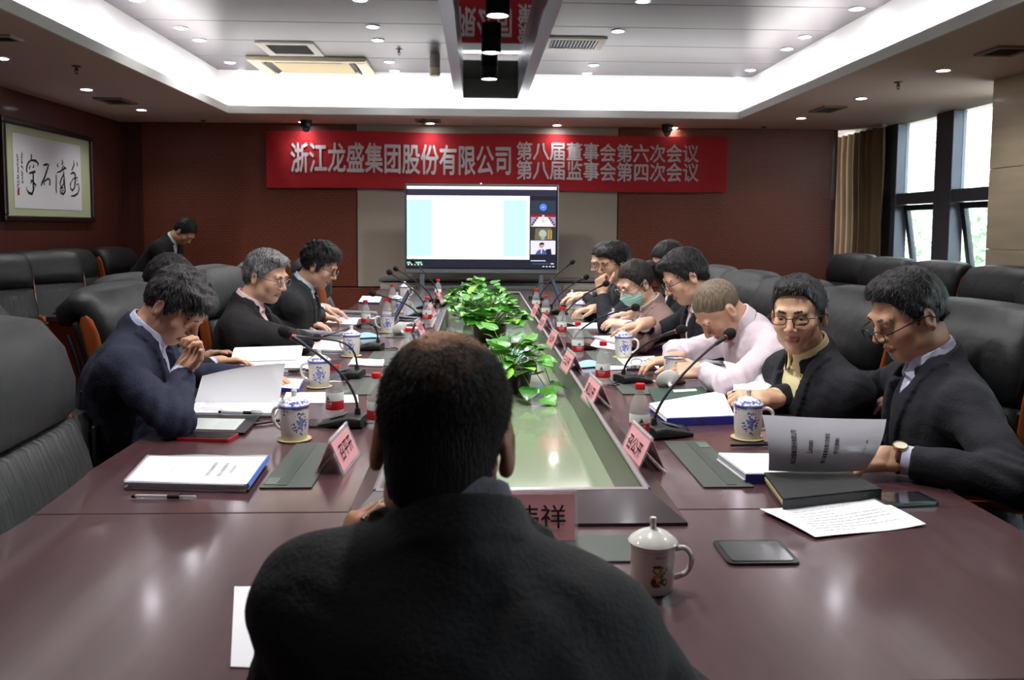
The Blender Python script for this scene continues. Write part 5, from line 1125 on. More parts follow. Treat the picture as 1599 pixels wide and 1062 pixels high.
# right row
make_person(dict(seed=7, label='man in low wire glasses and dark suit turning a document page', head=PP(1418, 492, 2.38), face=-80, look=(-14, 24, 0), lean=9, nb=(0, -0.0748, -0.133), scale=1.08,
    rh=(PP(1440, 620, 2.60), (-.9, .2, -.1), DOWN, .3), lh=(tuple(P(1402, 716, .80)), (-.97, .12, -.06), (0, .4, -.9), (.45, .6, .75, .8), .7), lelb=(.7, -.5, -.8), relb=(.5, .5, -.6),
    skin=(196, 150, 122), hair=('flat', (13, 12, 14), (34, 32, 34), 'black_soft', .007), hairline=.062, lid=.95, res=.0036, jmat='suit_darkblue', shirt=(196, 198, 222), inner=(24, 24, 34), glasses=(m_dwire, .044, .032, .0016), gl_drop=.014, watch=('l', (220, 214, 200), (70, 45, 34)), strands=(2400, .02), fit=1.05))
make_person(dict(seed=8, label='young man in glasses and yellow shirt looking toward the camera', head=PP(1247, 492, 2.80), face=-98, look=(-46, 6, 3), lean=16, nb=(0.02, -0.0616, -0.138), scale=1.08,
    rh=(PP(1236, 596, 3.12), (-.95, .05, -.12), (0, .2, -.9), .5), lh=(tuple(P(1200, 623, .80)), (-.97, .05, .05), (0, .3, -.9), (.8, .9, .95, 1.0), .7), lelb=(.5, -.4, -.9), relb=(.4, .5, -.7),
    skin=(224, 180, 148), hair=('flat', *BLK, 'black', .008), hairline=.064, sideburn=-.022, lid=.3, gaze=(.1, .0), res=.0034, jmat='suit_darkblue', shirt=(226, 214, 166), vwide=1.25, glasses=(m_dwire, .047, .027, .0015), strands=(2400, .018)))
make_person(dict(seed=9, label='shaven-headed man in a pale lilac shirt reading, no jacket', head=PP(1124, 485, 3.42), face=-92, look=(-8, 50, 0), lean=27, nb=(0, -0.112, -0.07), scale=1.06, open=0, fullshirt=1,
    rh=(PP(1052, 560, 3.55), (-.9, -.1, -.12), DOWN, .35), lh=(PP(1096, 578, 3.3), (-.95, .15, -.05), (0, .5, -.6), (.6, .7, .7, .7), .8), lelb=(.6, -.3, -.9), relb=(.6, .3, -.9),
    skin=(212, 168, 142), hair=('buzz', (92, 80, 66), (128, 114, 96), 'buzz_brown', .0012), hairline=.062, lid=1, res=.0036, jname='lilac_shirt', jmat='shirt_lilac', shirt=(214, 202, 212), strands=(0, .006), colz=.014, fold=.006))
make_person(dict(seed=10, label='man in dark suit and patterned orange tie writing, head bowed', head=PP(1070, 432, 4.0), face=-92, look=(0, 30, 0), lean=15, nb=(0, -0.0968, -0.118), scale=1.08,
    rh=(PP(1006, 505, 4.12), (-.95, .0, -.2), DOWN, (.35, .2, .5, .7)), lh=(tuple(P(1062, 535, .785)), (-.97, .1, -.03), DOWN, .2), lelb=(.6, -.3, -.9), relb=(.4, .6, -.8),
    skin=(214, 170, 144), hair=('part', *BLK, 'black', .009), hairline=.056, sideburn=-.03, lid=1, res=.0040, jmat='suit_darkblue', shirt=(236, 238, 246), tie=(206, 148, 112), glasses=(m_dwire, .045, .028, .0014), watch=('l', (18, 18, 22), (30, 26, 28)), strands=(2200, .022)))
make_person(dict(seed=11, fem=1, label='woman with a ponytail, face mask and mauve blazer turning a page', head=PP(993, 443, 4.55), face=-96, look=(-16, 26, 0), lean=14, nb=(0, -0.088, -0.123), scale=1.02,
    rh=(PP(992, 492, 4.62), (-.95, .1, .05), DOWN, .3), lh=(PP(980, 508, 4.4), (-.95, .1, .15), (0, .3, -.8), .45), lelb=(.6, -.3, -.9), relb=(.5, .5, -.7),
    skin=(232, 192, 170), hair=('pony', (24, 20, 20), (58, 48, 46), 'brown_black', .009), hairline=.06, lid=.9, res=.0042, jmat='blazer_mauve', shirt=(214, 204, 200), collar=0, mask=1, glasses=(m_silver, .044, .034, .0012), strands=(1500, .03)))
make_person(dict(seed=12, label='man in glasses and dark pullover resting his chin on his fist', head=PP(958, 411, 5.35), face=-96, look=(-20, 14, 0), lean=18, nb=(0, -0.0836, -0.128), scale=1.08, open=0, fullshirt=1, collar=0, hide_shirt=1,
    rh=(PP(928, 482, 5.5), (-.95, -.2, -.1), DOWN, .35), lh=(PP(941, 458, 5.2), (-.15, .30, .9), (.6, .5, .0), (1.1, 1.2, 1.2, 1.2), .9), lelb=(.2, -.5, -1), relb=(.4, .6, -.7),
    skin=(206, 164, 138), hair=('mop', *BLK, 'black', .014), hairline=.055, lid=.7, res=.0048, jname='pullover', jmat='sweater_navy', glasses=(m_silver, .046, .034, .0013), strands=(1500, .024)))
make_person(dict(seed=13, fem=1, label='long-haired person in black behind the chin-resting man, near the laptop', head=PP(946, 408, 5.95), face=-92, look=(-4, 20, 0), lean=12, nb=(0, -0.0792, -0.128), scale=1.05,
    rh=(PP(902, 462, 6.1), (-.95, -.1, -.2), DOWN, .4), lh=(PP(914, 462, 5.8), (-.95, .0, -.2), DOWN, .4), skin=(216, 174, 148), hair=('long', *BLK, 'black', .012), lid=.8, res=.0065, jmat='jacket_black', shirt=(30, 30, 36), glasses=(m_silver, .044, .034, .0013), strands=(500, .03)))
make_person(dict(seed=14, label='dark-haired person largely hidden behind the man with the tie', head=PP(1044, 411, 5.0), face=-94, look=(-6, 24, 0), lean=10, nb=(0, -0.0792, -0.128), scale=1.02,
    rh=(PP(1010, 470, 5.2), (-.9, 0, -.3), DOWN, .4), lh=(PP(1012, 475, 4.9), (-.9, 0, -.3), DOWN, .4), skin=(210, 166, 140), hair=('short', *BLK, 'black', .013), lid=.8, res=.0065, jmat='suit_black', shirt=(210, 212, 224), glasses=(m_dwire, .045, .03, .0014), strands=(600, .024)))
print('people', _t.time()-_t0)

# ================================================================ things on the table
m_porc = mat('white_porcelain', (232, 232, 226), .12, coat=.6); m_coaster = mat('coaster_straw', (178, 168, 120), .8)
def blue_print(name, cov):
    m = mat(name, (232, 232, 226), .12, coat=.6); nt, b, tc, sep = add_mapped(m, 0)
    vo = nt.nodes.new('ShaderNodeTexVoronoi'); vo.inputs['Scale'].default_value = 130; nt.links.new(tc.outputs['Object'], vo.inputs['Vector'])
    nz = nt.nodes.new('ShaderNodeTexNoise'); nz.inputs['Scale'].default_value = 60; nz.inputs['Detail'].default_value = 3; nt.links.new(tc.outputs['Object'], nz.inputs['Vector'])
    f = math_node(nt, 'ADD', math_node(nt, 'MULTIPLY', vo.outputs['Distance'], .7), math_node(nt, 'MULTIPLY', nz.outputs['Fac'], .9)); return m, nt, b, sep, f
def mk_blue(name, kind):
    m, nt, b, sep, f = blue_print(name, 0)
    ang = math_node(nt, 'ARCTAN2', sep.outputs[0], math_node(nt, 'MULTIPLY', sep.outputs[1], -1.0))   # 0 faces -y
    if kind == 'body':
        # bouquet in an oval patch, and a small spray under the rim on the other side
        du = math_node(nt, 'MULTIPLY', math_node(nt, 'SUBTRACT', ang, .35), 1.55); dv = math_node(nt, 'MULTIPLY', math_node(nt, 'SUBTRACT', sep.outputs[2], .052), 27.0)
        r = math_node(nt, 'ADD', math_node(nt, 'MULTIPLY', du, du), math_node(nt, 'MULTIPLY', dv, dv)); th1 = math_node(nt, 'SUBTRACT', .98, math_node(nt, 'MULTIPLY', r, .42))
        du2 = math_node(nt, 'MULTIPLY', math_node(nt, 'ADD', ang, .75), 2.6); dv2 = math_node(nt, 'MULTIPLY', math_node(nt, 'SUBTRACT', sep.outputs[2], .088), 90.0)
        r2 = math_node(nt, 'ADD', math_node(nt, 'MULTIPLY', du2, du2), math_node(nt, 'MULTIPLY', dv2, dv2)); th2 = math_node(nt, 'SUBTRACT', .82, math_node(nt, 'MULTIPLY', r2, .3))
        mask = math_node(nt, 'MAXIMUM', math_node(nt, 'LESS_THAN', f, math_node(nt, 'MAXIMUM', th1, th2)), math_node(nt, 'GREATER_THAN', sep.outputs[2], .0965))
    else:
        rr = math_node(nt, 'SQRT', math_node(nt, 'ADD', math_node(nt, 'MULTIPLY', sep.outputs[0], sep.outputs[0]), math_node(nt, 'MULTIPLY', sep.outputs[1], sep.outputs[1])))
        d = math_node(nt, 'ABSOLUTE', math_node(nt, 'SUBTRACT', rr, .036)); mask = math_node(nt, 'MAXIMUM', math_node(nt, 'LESS_THAN', f, math_node(nt, 'SUBTRACT', .98, math_node(nt, 'MULTIPLY', d, 34.0))), math_node(nt, 'GREATER_THAN', rr, .0445))
    r_ = nt.nodes.new('ShaderNodeValToRGB'); r_.color_ramp.elements[0].position = .35; r_.color_ramp.elements[1].position = .75; r_.color_ramp.elements[0].color = (*lin((34, 40, 130)), 1); r_.color_ramp.elements[1].color = (*lin((112, 120, 190)), 1); nt.links.new(f, r_.inputs[0])
    mx = nt.nodes.new('ShaderNodeMix'); mx.data_type = 'RGBA'; mx.inputs['A'].default_value = (*lin((232, 232, 226)), 1); nt.links.new(mask, mx.inputs['Factor']); nt.links.new(r_.outputs[0], mx.inputs['B']); nt.links.new(mx.outputs['Result'], b.inputs['Base Color']); return m
m_cupb, m_cupl = mk_blue('blue_flower_porcelain', 'body'), mk_blue('blue_flower_lid', 'lid')
def cup_body(mb, r=.042, h=.098):
    mb.lathe([(.0001, .004), (r*.72, .004), (r*.76, 0), (r*.86, .0), (r*.9, .006), (r*.97, .03), (r, .07), (r*1.02, h), (r*.97, h), (r*.95, h-.01), (r*.9, .02), (.0001, .012)], n=40, cap=False)
def lid_mb(mb, r=.046, knob=.0085):
    return mb.lathe([(.0001, -.004), (r*.85, -.004), (r*.86, 0), (r, .0), (r*1.01, .003), (r*.9, .010), (r*.6, .019), (r*.3, .025), (knob, .028), (knob*.85, .034), (knob*1.05, .044), (knob*.8, .048), (.0001, .048)], n=40, cap=False)
def cup(px, py, label, face=0, handle=90, lid=True, coaster=True, z=.75, s=1.0, depth=None):
    """face: the side the bouquet shows, handle: heading of the handle; 0 points to the camera, 90 to its right"""
    p = P(px, py, z); t_ = thing('lidded_cup' if lid else 'teacup', (p.x, p.y, z), label, 'cup', 'blue and white porcelain cups', rz=math.radians(face)); t_.scale = (s, s, s)
    zo = 0
    if coaster: MB().lathe([(.0001, 0), (.048, 0), (.050, .003), (.044, .004), (.0001, .004)], n=28, cap=False).build('coaster', m_coaster, t_); zo = .004
    q = MB(); cup_body(q.at((0, 0, zo))); q.build('body', m_cupb, t_)
    a = math.radians(handle-face); dx, dy = math.sin(a), -math.cos(a)
    q = MB(); q.tube(smooth([(dx*.040, dy*.040, .085+zo), (dx*.055, dy*.055, .089+zo), (dx*.070, dy*.070, .080+zo), (dx*.073, dy*.073, .06+zo), (dx*.066, dy*.066, .038+zo), (dx*.052, dy*.052, .026+zo), (dx*.040, dy*.040, .022+zo)], 3), .0052, n=8); q.build('handle', m_porc, t_)
    if lid: lo = lid_mb(MB()).build('lid', m_cupl, t_); lo.location = (0, 0, .098+zo)
    else: MB().lathe([(.036, .078+zo), (.0001, .078+zo)], n=28, cap=False).build('tea', mat('tea', (96, 70, 30), .1), t_)
    return t_
def leaning_lid(p, rz, tilt, label):
    t_ = thing('cup_lid', p, label, 'lid', rot=(tilt, 0, rz)); lid_mb(MB()).build('dome', m_porc, t_); MB().lathe([(.0395, -.0045), (.0405, -.002), (.0395, -.0005)], n=32, cap=False).build('rim_ring', m_porc, t_); return t_
cup(460, 686, 'blue and white lidded cup nearest the camera on the navy jacket side', 20, -110)
cup(499, 604, 'blue and white cup with its handle toward the navy jacket man', -10, -95)
cup(549, 556, 'blue and white lidded cup before the grey-haired man', -25, -120)
cup(605, 519, 'open blue and white teacup with its lid leaning beside it', -15, -95, lid=False)
cup(620, 488, 'blue and white cup among the clutter of the spiky-haired man', -15, 40)
cup(632, 466, 'blue and white lidded cup farthest back on the left row, behind the cluttered one', 70, 100)
cup(1167, 684, 'blue and white lidded cup nearest the camera on the window side', -25, 80)
cup(1052, 596, 'open blue and white teacup before the shaven-headed man', -10, 85, lid=False)
cup(973, 558, 'blue and white lidded cup before the tie-wearing man', -22, 70)
cup(957, 520, 'blue and white cup with handle toward the masked woman', -20, 80)
cup(907, 498, 'blue and white lidded cup near the turned white page', -15, 85)
cup(893, 482, 'blue and white lidded cup farthest back on the window side, by the laptop', -15, 85)
leaning_lid((P(1041, 608).x, P(1041, 608).y, .79), math.radians(10), math.radians(118), 'white cup lid leaning upright before the open teacup, window side')
leaning_lid((P(624, 524).x, P(624, 524).y, .79), math.radians(35), math.radians(118), 'white cup lid leaning beside the open teacup, left row')
# white mug with brown print
p = P(1018, 918); t_ = thing('white_mug', (p.x, p.y, .75), 'white lidded mug with brown printed figure beside the seated man’s shoulder'.replace('’', "'"), 'mug', rz=math.radians(-12)); t_.scale = (.93, .93, .93)
MB().lathe([(.0001, .004), (.032, .004), (.034, 0), (.037, 0), (.040, .012), (.0415, .05), (.0425, .088), (.0405, .088), (.038, .02), (.0001, .012)], n=48, cap=False).build('body', m_porc, t_)
q = lid_mb(MB(), .046, .0065).build('lid', m_porc, t_); q.location = (0, 0, .089)
MB().tube(smooth([(.039, 0, .078), (.058, 0, .082), (.070, 0, .070), (.071, 0, .052), (.062, 0, .034), (.040, 0, .024)], 4), .0052, n=10).build('handle', m_porc, t_)
def cyl(r, a0, z0): return lambda x, y: (r*math.sin(a0+x/r), -r*math.cos(a0+x/r), z0+y)
q = MB(); words(q, 'MOCCA', .022, .005, cyl(.0424, .40, .074), bold=.01); words(q, '• • • • • • • • • • • •', .05, .0012, cyl(.0426, .1, .083)); q.build('lettering', mat('mug_print_brown', (92, 62, 48), .5), t_, smooth=False)
def blob(q, cx, cz, rx_, rz_, m, r=.0422, a0=.22, n=14, off=.0):
    pts = [(cx+rx_*math.cos(2*PI*k/n)*(1+.18*math.sin(3*k)), cz+rz_*math.sin(2*PI*k/n)*(1+.15*math.cos(2.3*k))) for k in range(n)]
    rr = r+off; v = [(rr*math.sin(a0+x/rr), -rr*math.cos(a0+x/rr), z) for x, z in pts]; v.append((rr*math.sin(a0+cx/rr)*1.002, -rr*math.cos(a0+cx/rr)*1.002, cz)); q.add(v, [(k, (k+1) % n, n) for k in range(n)], m)
q = MB()
for cx, cz, a, b_, m in ((0, .050, .0085, .0075, 0), (0, .0505, .0055, .0055, 1), (0, .057, .0095, .003, 2), (-.001, .034, .009, .009, 3), (-.007, .028, .005, .007, 2), (.007, .030, .005, .006, 0), (.014, .028, .006, .007, 2), (.015, .0285, .0035, .0035, 1), (-.002, .022, .008, .004, 0), (.008, .040, .004, .005, 4), (.013, .046, .0022, .004, 4), (.010, .055, .0015, .003, 2), (.017, .052, .0015, .003, 2), (.002, .034, .004, .004, 1)):
    blob(q, cx, cz, a, b_, m, off=.0002+.0003*len(q.v)/6)
q.build('printed_picture', [mat('p_brown', (112, 70, 50), .5), mat('p_cream', (226, 198, 160), .5), mat('p_dark', (70, 46, 40), .5), mat('p_yellow', (196, 150, 70), .5), mat('p_green', (96, 120, 60), .5)], t_, smooth=False)
# bottles
m_pet = mat('clear_bottle_plastic', (235, 242, 246), .03, spec=1.0, alpha=.20); m_cap = mat('red_cap', (206, 26, 34), .35); m_lred = mat('label_red', (200, 28, 40), .45); m_lwhite = mat('label_white', (228, 232, 228), .45); m_lgreen = mat('label_green', (20, 96, 70), .5)
BT = [None]
def bottle(px, py, label, rz=0, z=.75, full=1, name='water_bottle'):
    p = P(px, py, z)
    if BT[0] is None:
        t_ = thing(name, (p.x, p.y, z), label, 'bottle', 'small water bottles with red caps')
        R_ = .0295; prof = [(.0001, .006), (.012, .004), (.020, 0), (.026, .001), (R_, .008), (R_*.93, .016), (R_, .022), (R_*.985, .026), (R_*.985, .088), (R_, .093), (R_*.96, .103), (R_*.86, .116), (R_*.72, .128), (R_*.55, .139), (R_*.42, .147), (.0115, .152), (.0115, .156), (.0145, .157), (.0145, .159), (.0115, .160)]
        MB().lathe(prof, n=32, cap=False).build('body', m_pet, t_)
        MB().lathe([(.0001, .158), (.0145, .158), (.0150, .160), (.0150, .172), (.0140, .175), (.0001, .175)], n=28, cap=False).build('cap', m_cap, t_)
        rl = R_*1.002; lab = MB(); lab.lathe([(rl, .030), (rl+.0004, .031), (rl+.0004, .060)], n=40, cap=False, m=0); lab.lathe([(rl+.0004, .060), (rl+.0004, .086), (rl, .087)], n=40, cap=False, m=1); lo = lab.build('label', [m_lred, m_lwhite], t_)
        q = MB(); words(q, '农夫山泉', .030, .0080, cyl(rl+.0008, 0, .0525), bold=.03); words(q, 'NONGFU SPRING', .026, .0028, cyl(rl+.0008, 0, .0445), bold=.01); words(q, '饮用天然水', .022, .003, cyl(rl+.0008, 0, .039)); q.build('label_lettering', m_wtext, lo, smooth=False)
        q = MB(); rr = rl+.0008
        for zc, w_, h in ((.0665, .0075, .006), (.0695, .0062, .0055), (.0725, .0045, .005)): q.add([cyl(rr, 0, zc)(-w_, 0), cyl(rr, 0, zc)(-w_*.45, h*.25), cyl(rr, 0, zc)(0, h), cyl(rr, 0, zc)(w_*.45, h*.25), cyl(rr, 0, zc)(w_, 0), cyl(rr, 0, zc)(0, -.0012)], [(0, 5, 1), (1, 5, 3), (1, 3, 2), (3, 5, 4)])
        blob(q, 0, .0645, .010, .0014, 0, r=rl, a0=0, off=.0009); q.build('label_emblem', m_lgreen, lo, smooth=False)
        BT[0] = t_; o = t_
    else: o = copy_tree(BT[0]); o.location = (p.x, p.y, z); o['label'] = label
    o.rotation_euler = (0, 0, math.radians(rz)); return o
bottle(998, 690, 'red-capped water bottle nearest the camera on the window side', 0)
bottle(941, 600, 'red-capped water bottle beside the folder-side name tent, second on window side', -20)
bottle(902, 558, 'red-capped water bottle third from the camera on the window side', 8)
bottle(877, 526, 'red-capped water bottle fourth from the camera on the window side', -10)
bottle(852, 501, 'red-capped water bottle fifth from the camera on the window side', 10)
bottle(837, 487, 'red-capped water bottle farthest from the camera on the window side', 5)
bottle(523, 652, 'red-capped water bottle nearest the camera on the left row', -38)
bottle(588, 668, 'red-capped water bottle half hidden behind the front man’s head'.replace('’', "'"), 20)
bottle(638, 572, 'red-capped water bottle just above the front man’s head'.replace('’', "'"), 60)
bottle(571, 512, 'red-capped water bottle beside the blue face mask', 40)
bottle(604, 508, 'red-capped water bottle standing in the clutter behind the open teacup', 80)
bottle(613, 478, 'red-capped water bottle beside the raised tablet edge', 100)
bottle(667, 505, 'red-capped water bottle before the far microphone base, left row', -10)
bottle(684, 467, 'red-capped water bottle farthest from the camera, left row', 0)
# microphones
m_mic = mat('mic_black', (20, 22, 24), .45, bump=(200, .1)); m_foam = mat('mic_foam', (12, 12, 13), .95, bump=(500, .6)); m_neck = mat('mic_neck', (48, 44, 50), .35, metal=.5); m_ring = mat('mic_ring_red', (170, 40, 40), .4)
def mic(base, yaw, head, label, bend=None, s=1.0):
    """base: point on the table; yaw: heading of the wedge's low front; head: world point of the foam head"""
    t_ = thing('microphone', (base[0], base[1], .75), label, 'microphone', 'gooseneck conference microphones', rz=-math.radians(yaw))
    q = MB(); sec = [(-.062, .036, .004), (-.058, .046, .034), (-.02, .050, .040), (.03, .050, .026), (.075, .046, .012), (.088, .036, .006)]
    q.loft([np.array([(a*w_, y, max(0, hh/2+b*hh/2)) for a, b in rrect(2, 2, 4, 4)]) for y, w_, hh in sec]); q.build('base', m_mic, t_, ang=45)
    MB().box((0, .028, .031), (.05, .05, .004), R=rx(-.28), bev=.002).build('speaker_grille', mat('grille_grey', (70, 74, 76), .5), t_)
    ML = Matrix.Rotation(math.radians(yaw), 3, 'Z'); hl = np.array(ML @ (Vector(head)-Vector((base[0], base[1], .75))))
    p0 = np.array([0, -.035, .036]); up_ = p0+[0, 0, .03]; mid = bend if bend is not None else .28
    b1 = p0+np.array([0, -.005, .075*s]); b2 = p0+(hl-p0)*mid+np.array([0, 0, .05])
    pts = []; 
    for u in np.linspace(0, 1, 18):
        a = (1-u)**3*p0+3*(1-u)**2*u*b1+3*(1-u)*u*u*b2+u**3*hl; pts.append(a)
    MB().tube([p0-[0, 0, .005], p0+[0, 0, .02]], [.011, .008], n=10).build('socket', m_mic, t_)
    MB().tube(pts, .0045, n=7).build('gooseneck', m_neck, t_)
    d = unit(pts[-1]-pts[-3]); e = pts[-1]
    MB().tube([e-d*.035, e-d*.01, e+d*.012], [.006, .0075, .008], n=10).build('capsule', m_neck, t_); MB().tube([e+d*.012, e+d*.018], .0095, n=12).build('light_ring', m_ring, t_)
    MB().tube([e+d*.018, e+d*.022, e+d*.032, e+d*.046, e+d*.058, e+d*.064], [.010, .015, .019, .019, .013, .004], n=14).build('foam_head', m_foam, t_, ang=80)
    MB().tube([(0, -.062, .01), (.02, -.09, .004), (.05, -.085, .004), (.06, -.11, .004), (.03, -.13, .004)], .003, n=6).build('cable', m_black, t_)
    return t_
# right side: the heads lean out toward the sitters
mic(P(1036, 680), 68, PP(1128, 530, 2.65), 'gooseneck microphone nearest the camera on the window side', .6)
mic(P(985, 597), 68, PP(1050, 519, 3.25), 'gooseneck microphone second from the camera on the window side', .6)
mic(P(905, 545), 68, PP(984, 482, 3.9), 'gooseneck microphone third from the camera on the window side', .6)
mic(P(885, 512), 68, PP(940, 446, 4.9), 'gooseneck microphone pointing at the fist-propped man', .6)
mic(P(868, 490), 65, PP(909, 436, 5.9), 'gooseneck microphone before the laptop', .6)
mic(P(846, 478), 60, PP(889, 413, 6.4), 'gooseneck microphone with the highest head beside the video screen', .6)
mic(P(838, 468), 60, PP(851, 441, 7.3), 'gooseneck microphone farthest away on the window side', .6)
# left side
mic(P(542, 664), -80, PP(462, 530, 2.62), 'gooseneck microphone nearest the camera on the left row', .55, 1.5)
mic(P(545, 590), -80, PP(466, 526, 3.35), 'gooseneck microphone second from the camera on the left row', .5, 2.0)
mic(P(580, 546), -80, PP(505, 525, 4.0), 'gooseneck microphone with a low bent neck before the grey-haired man', .5, 2.4)
mic(P(646, 514), -80, PP(588, 460, 4.75), 'gooseneck microphone beyond the open teacup', .5, 1.5)
mic(P(656, 494), -80, PP(612, 428, 5.4), 'gooseneck microphone between two far bottles, darker round head', .5, 1.3)
mic(P(668, 481), -80, PP(622, 422, 6.0), 'gooseneck microphone second farthest on the left row', .5, 1.3)
mic(P(678, 471), -80, PP(648, 411, 6.7), 'gooseneck microphone whose head overlaps the video screen corner', .5, 1.3)
# name tents
m_acr = mat('acrylic', (235, 232, 238), .05, spec=.9, alpha=.22); m_pink = mat('pink_card', (232, 150, 158), .7); m_txt = mat('black_print', (36, 24, 30), .7)
def tent(x, y, rz, label, text, w_=.20, h_=.095, d_=.075, tw=.14, th2=.045):
    """front face looks along local -y"""
    t_ = thing('name_tent', (x, y, .75), label, 'name plate', 'acrylic name tents with pink cards', rz=rz)
    t = math.atan2(d_/2, h_); L = math.hypot(d_/2, h_)
    q = MB()
    for s_ in (-1, 1): q.box((0, s_*d_/4, h_/2), (w_, .004, L), R=rx(s_*t))
    q.tube([(-w_/2, 0, h_), (w_/2, 0, h_)], .0045, n=8); q.build('acrylic_holder', m_acr, t_, ang=30)
    q = MB()
    for s_ in (-1, 1): q.box((0, s_*(d_/4+.000), h_/2-.002), (w_-.012, .0012, L-.016), R=rx(s_*t))
    R1 = rx(-t)
    q2 = MB()
    for s_ in (-1, 1):
        Rz_ = np.eye(3) if s_ < 0 else rotz(PI)
        def fn(a, b, Rz_=Rz_): v = Rz_@(np.array([0, -d_/4, h_/2])+R1@np.array([a, -.0030, b])); return tuple(v)
        words(q2, text, tw, th2, fn, bold=.006)
    q.build('pink_card', m_pink, t_, smooth=False); q2.build('lettering', m_txt, t_, smooth=False); return t_
p = P(830, 848); pr = P(905, 848)
tent(pr.x-.105, pr.y+.035, 0, 'name tent with a pink card facing the man seen from behind', '阮伟祥', w_=.205, h_=.098, tw=.155, th2=.045)
def stent(px0, py0, px1, py1, label, text, side):
    a, b_ = P(px0, py0), P(px1, py1); L = max((a-b_).length, .12); c = (a+b_)/2
    tent(c.x+side*.036, c.y, math.atan2(b_.y-a.y, b_.x-a.x) if False else (-PI/2+.06 if side > 0 else PI/2-.06), label, text, w_=min(L, .20), h_=.088, tw=min(L, .2)*.68, th2=.04)
stent(1004, 744, 962, 700, 'name tent nearest the camera on the window side, pink card', '召公开', 1)
stent(934, 648, 898, 612, 'name tent second from the camera on the window side', '吴公开', 1)
stent(892, 594, 868, 566, 'name tent third from the camera on the window side', '三公开', 1)
stent(864, 553, 850, 532, 'name tent fourth from the camera on the window side', '小公开', 1)
stent(846, 522, 838, 508, 'name tent fifth from the camera on the window side', '川公开', 1)
stent(833, 500, 828, 490, 'name tent farthest away on the window side', '下公开', 1)
stent(524, 752, 572, 700, 'name tent nearest the camera on the left row', '召平开', -1)
stent(655, 532, 666, 514, 'name tent behind the front man’s head, left row'.replace('’', "'"), '平公开', -1)
stent(676, 500, 682, 488, 'name tent beside the far bottle, left row', '公平开', -1)
stent(689, 478, 693, 470, 'name tent farthest away on the left row', '开公平', -1)
# papers, folders, books
m_paper = mat('paper', (236, 238, 244), .85); m_ptext = mat('faint_print', (176, 178, 184), .9); m_blue = mat('blue_folder', (40, 48, 150), .4, coat=.3); m_edge2 = mat('paper_edges', (206, 208, 214), .9, noise=(3, .12, (1, 1, 400)))
def frame4(q4, z=.75):
    a = [P(x, y, z) for x, y in q4]; return a
def lay(q4, name, label, cat, h=.004, m=m_paper, z=.75, group=None, lines=0, curl=.0, edge=None, mats=None, blue=False):
    """a flat thing whose four table corners are seen at q4: near-left, near-right, far-right, far-left"""
    a = frame4(q4, z+h); c = sum(a, Vector())/4; c.z = z+h; t_ = thing(name, (c.x, c.y, z), label, cat, group)
    A = [np.array(v-c) for v in a]; bil = lambda u, v: (A[0]*(1-u)+A[1]*u)*(1-v)+(A[3]*(1-u)+A[2]*u)*v
    zz_ = 0
    if blue:
        MB().grid(lambda u, v: bil(-.015+u*1.03, -.02+v*1.04)+np.array([0, 0, .0035]), 1, 1, th=.0035).build('blue_cover', m_blue, t_, smooth=False); zz_ = .004
        MB().grid(lambda u, v: bil(-.015+u*1.03, -.022)+np.array([0, 0, v*(h+.004)]), 1, 1, th=-.002).build('blue_spine', m_blue, t_, smooth=False)
    if h > .002:
        rs = np.random.RandomState(int(abs(c.x*1000))); q = MB(); nl = max(2, int(h/.004))
        for k in range(nl):
            z0, z1 = zz_+h*k/nl, zz_+h*(k+1)/nl-.0003; o = rs.uniform(-.006, .006, 2)
            q.grid(lambda u, v: bil(u, v)+np.array([o[0], o[1], z1]), 1, 1, th=(z1-z0))
        q.build('page_block', edge or m_edge2, t_, smooth=False)
    top = zz_+h
    MB().grid(lambda u, v: bil(u, v)+np.array([0, 0, top+.0006+curl*(abs(u-.5)*2)**3*(.4+.6*v)+curl*.25*(1+math.sin(u*7+v*4))]), 12, 10, th=.0005).build('top_sheet', m, t_)
    if lines:
        q = MB(); rs = np.random.RandomState(int(abs(c.y*1000)))
        for i in range(lines):
            v = .14+.74*i/lines; u0 = .12+(.05 if i % 5 == 0 else 0); u1 = .88 if rs.rand() > .25 else rs.uniform(.4, .8); u = u0
            while u < u1:
                w2 = rs.uniform(.02, .07); f2 = lambda uu, vv: bil(uu, vv)+np.array([0, 0, top+.0012+curl*(abs(uu-.5)*2)**3*(.4+.6*vv)+curl*.25*(1+math.sin(uu*7+vv*4))])
                q.add([f2(u, v), f2(min(u+w2, u1), v), f2(min(u+w2, u1), v+.011), f2(u, v+.011)], [(0, 1, 2, 3)]); u += w2+.012
        q.build('printed_lines', m_ptext, t_, smooth=False)
    t_['_top'] = 1; del t_['_top']
    return t_, bil, top
def textlines(t_, bil, top, rows, m=None, name='lettering', rot=0):
    q = MB()
    for txt, u, v, wu, hv in rows:
        def fn(a, b): return bil(u+a, v+b)+np.array([0, 0, top+.0016])
        def fr(a, b): return bil(u-b, v+a)+np.array([0, 0, top+.0016])
        def fl(a, b): return bil(u+b, v-a)+np.array([0, 0, top+.0016])
        words(q, txt, wu, hv, {0: fn, 90: fr, -90: fl}[rot], bold=.01)
    q.build(name, m or m_txt, t_, smooth=False)
# loose sheet near right, curled edges
t_, bil, top = lay(((1273, 842), (1446, 822), (1360, 777), (1186, 799)), 'loose_sheet', 'loose printed sheet lying near the window-side end of the table', 'paper', h=.0, lines=9, curl=.006)
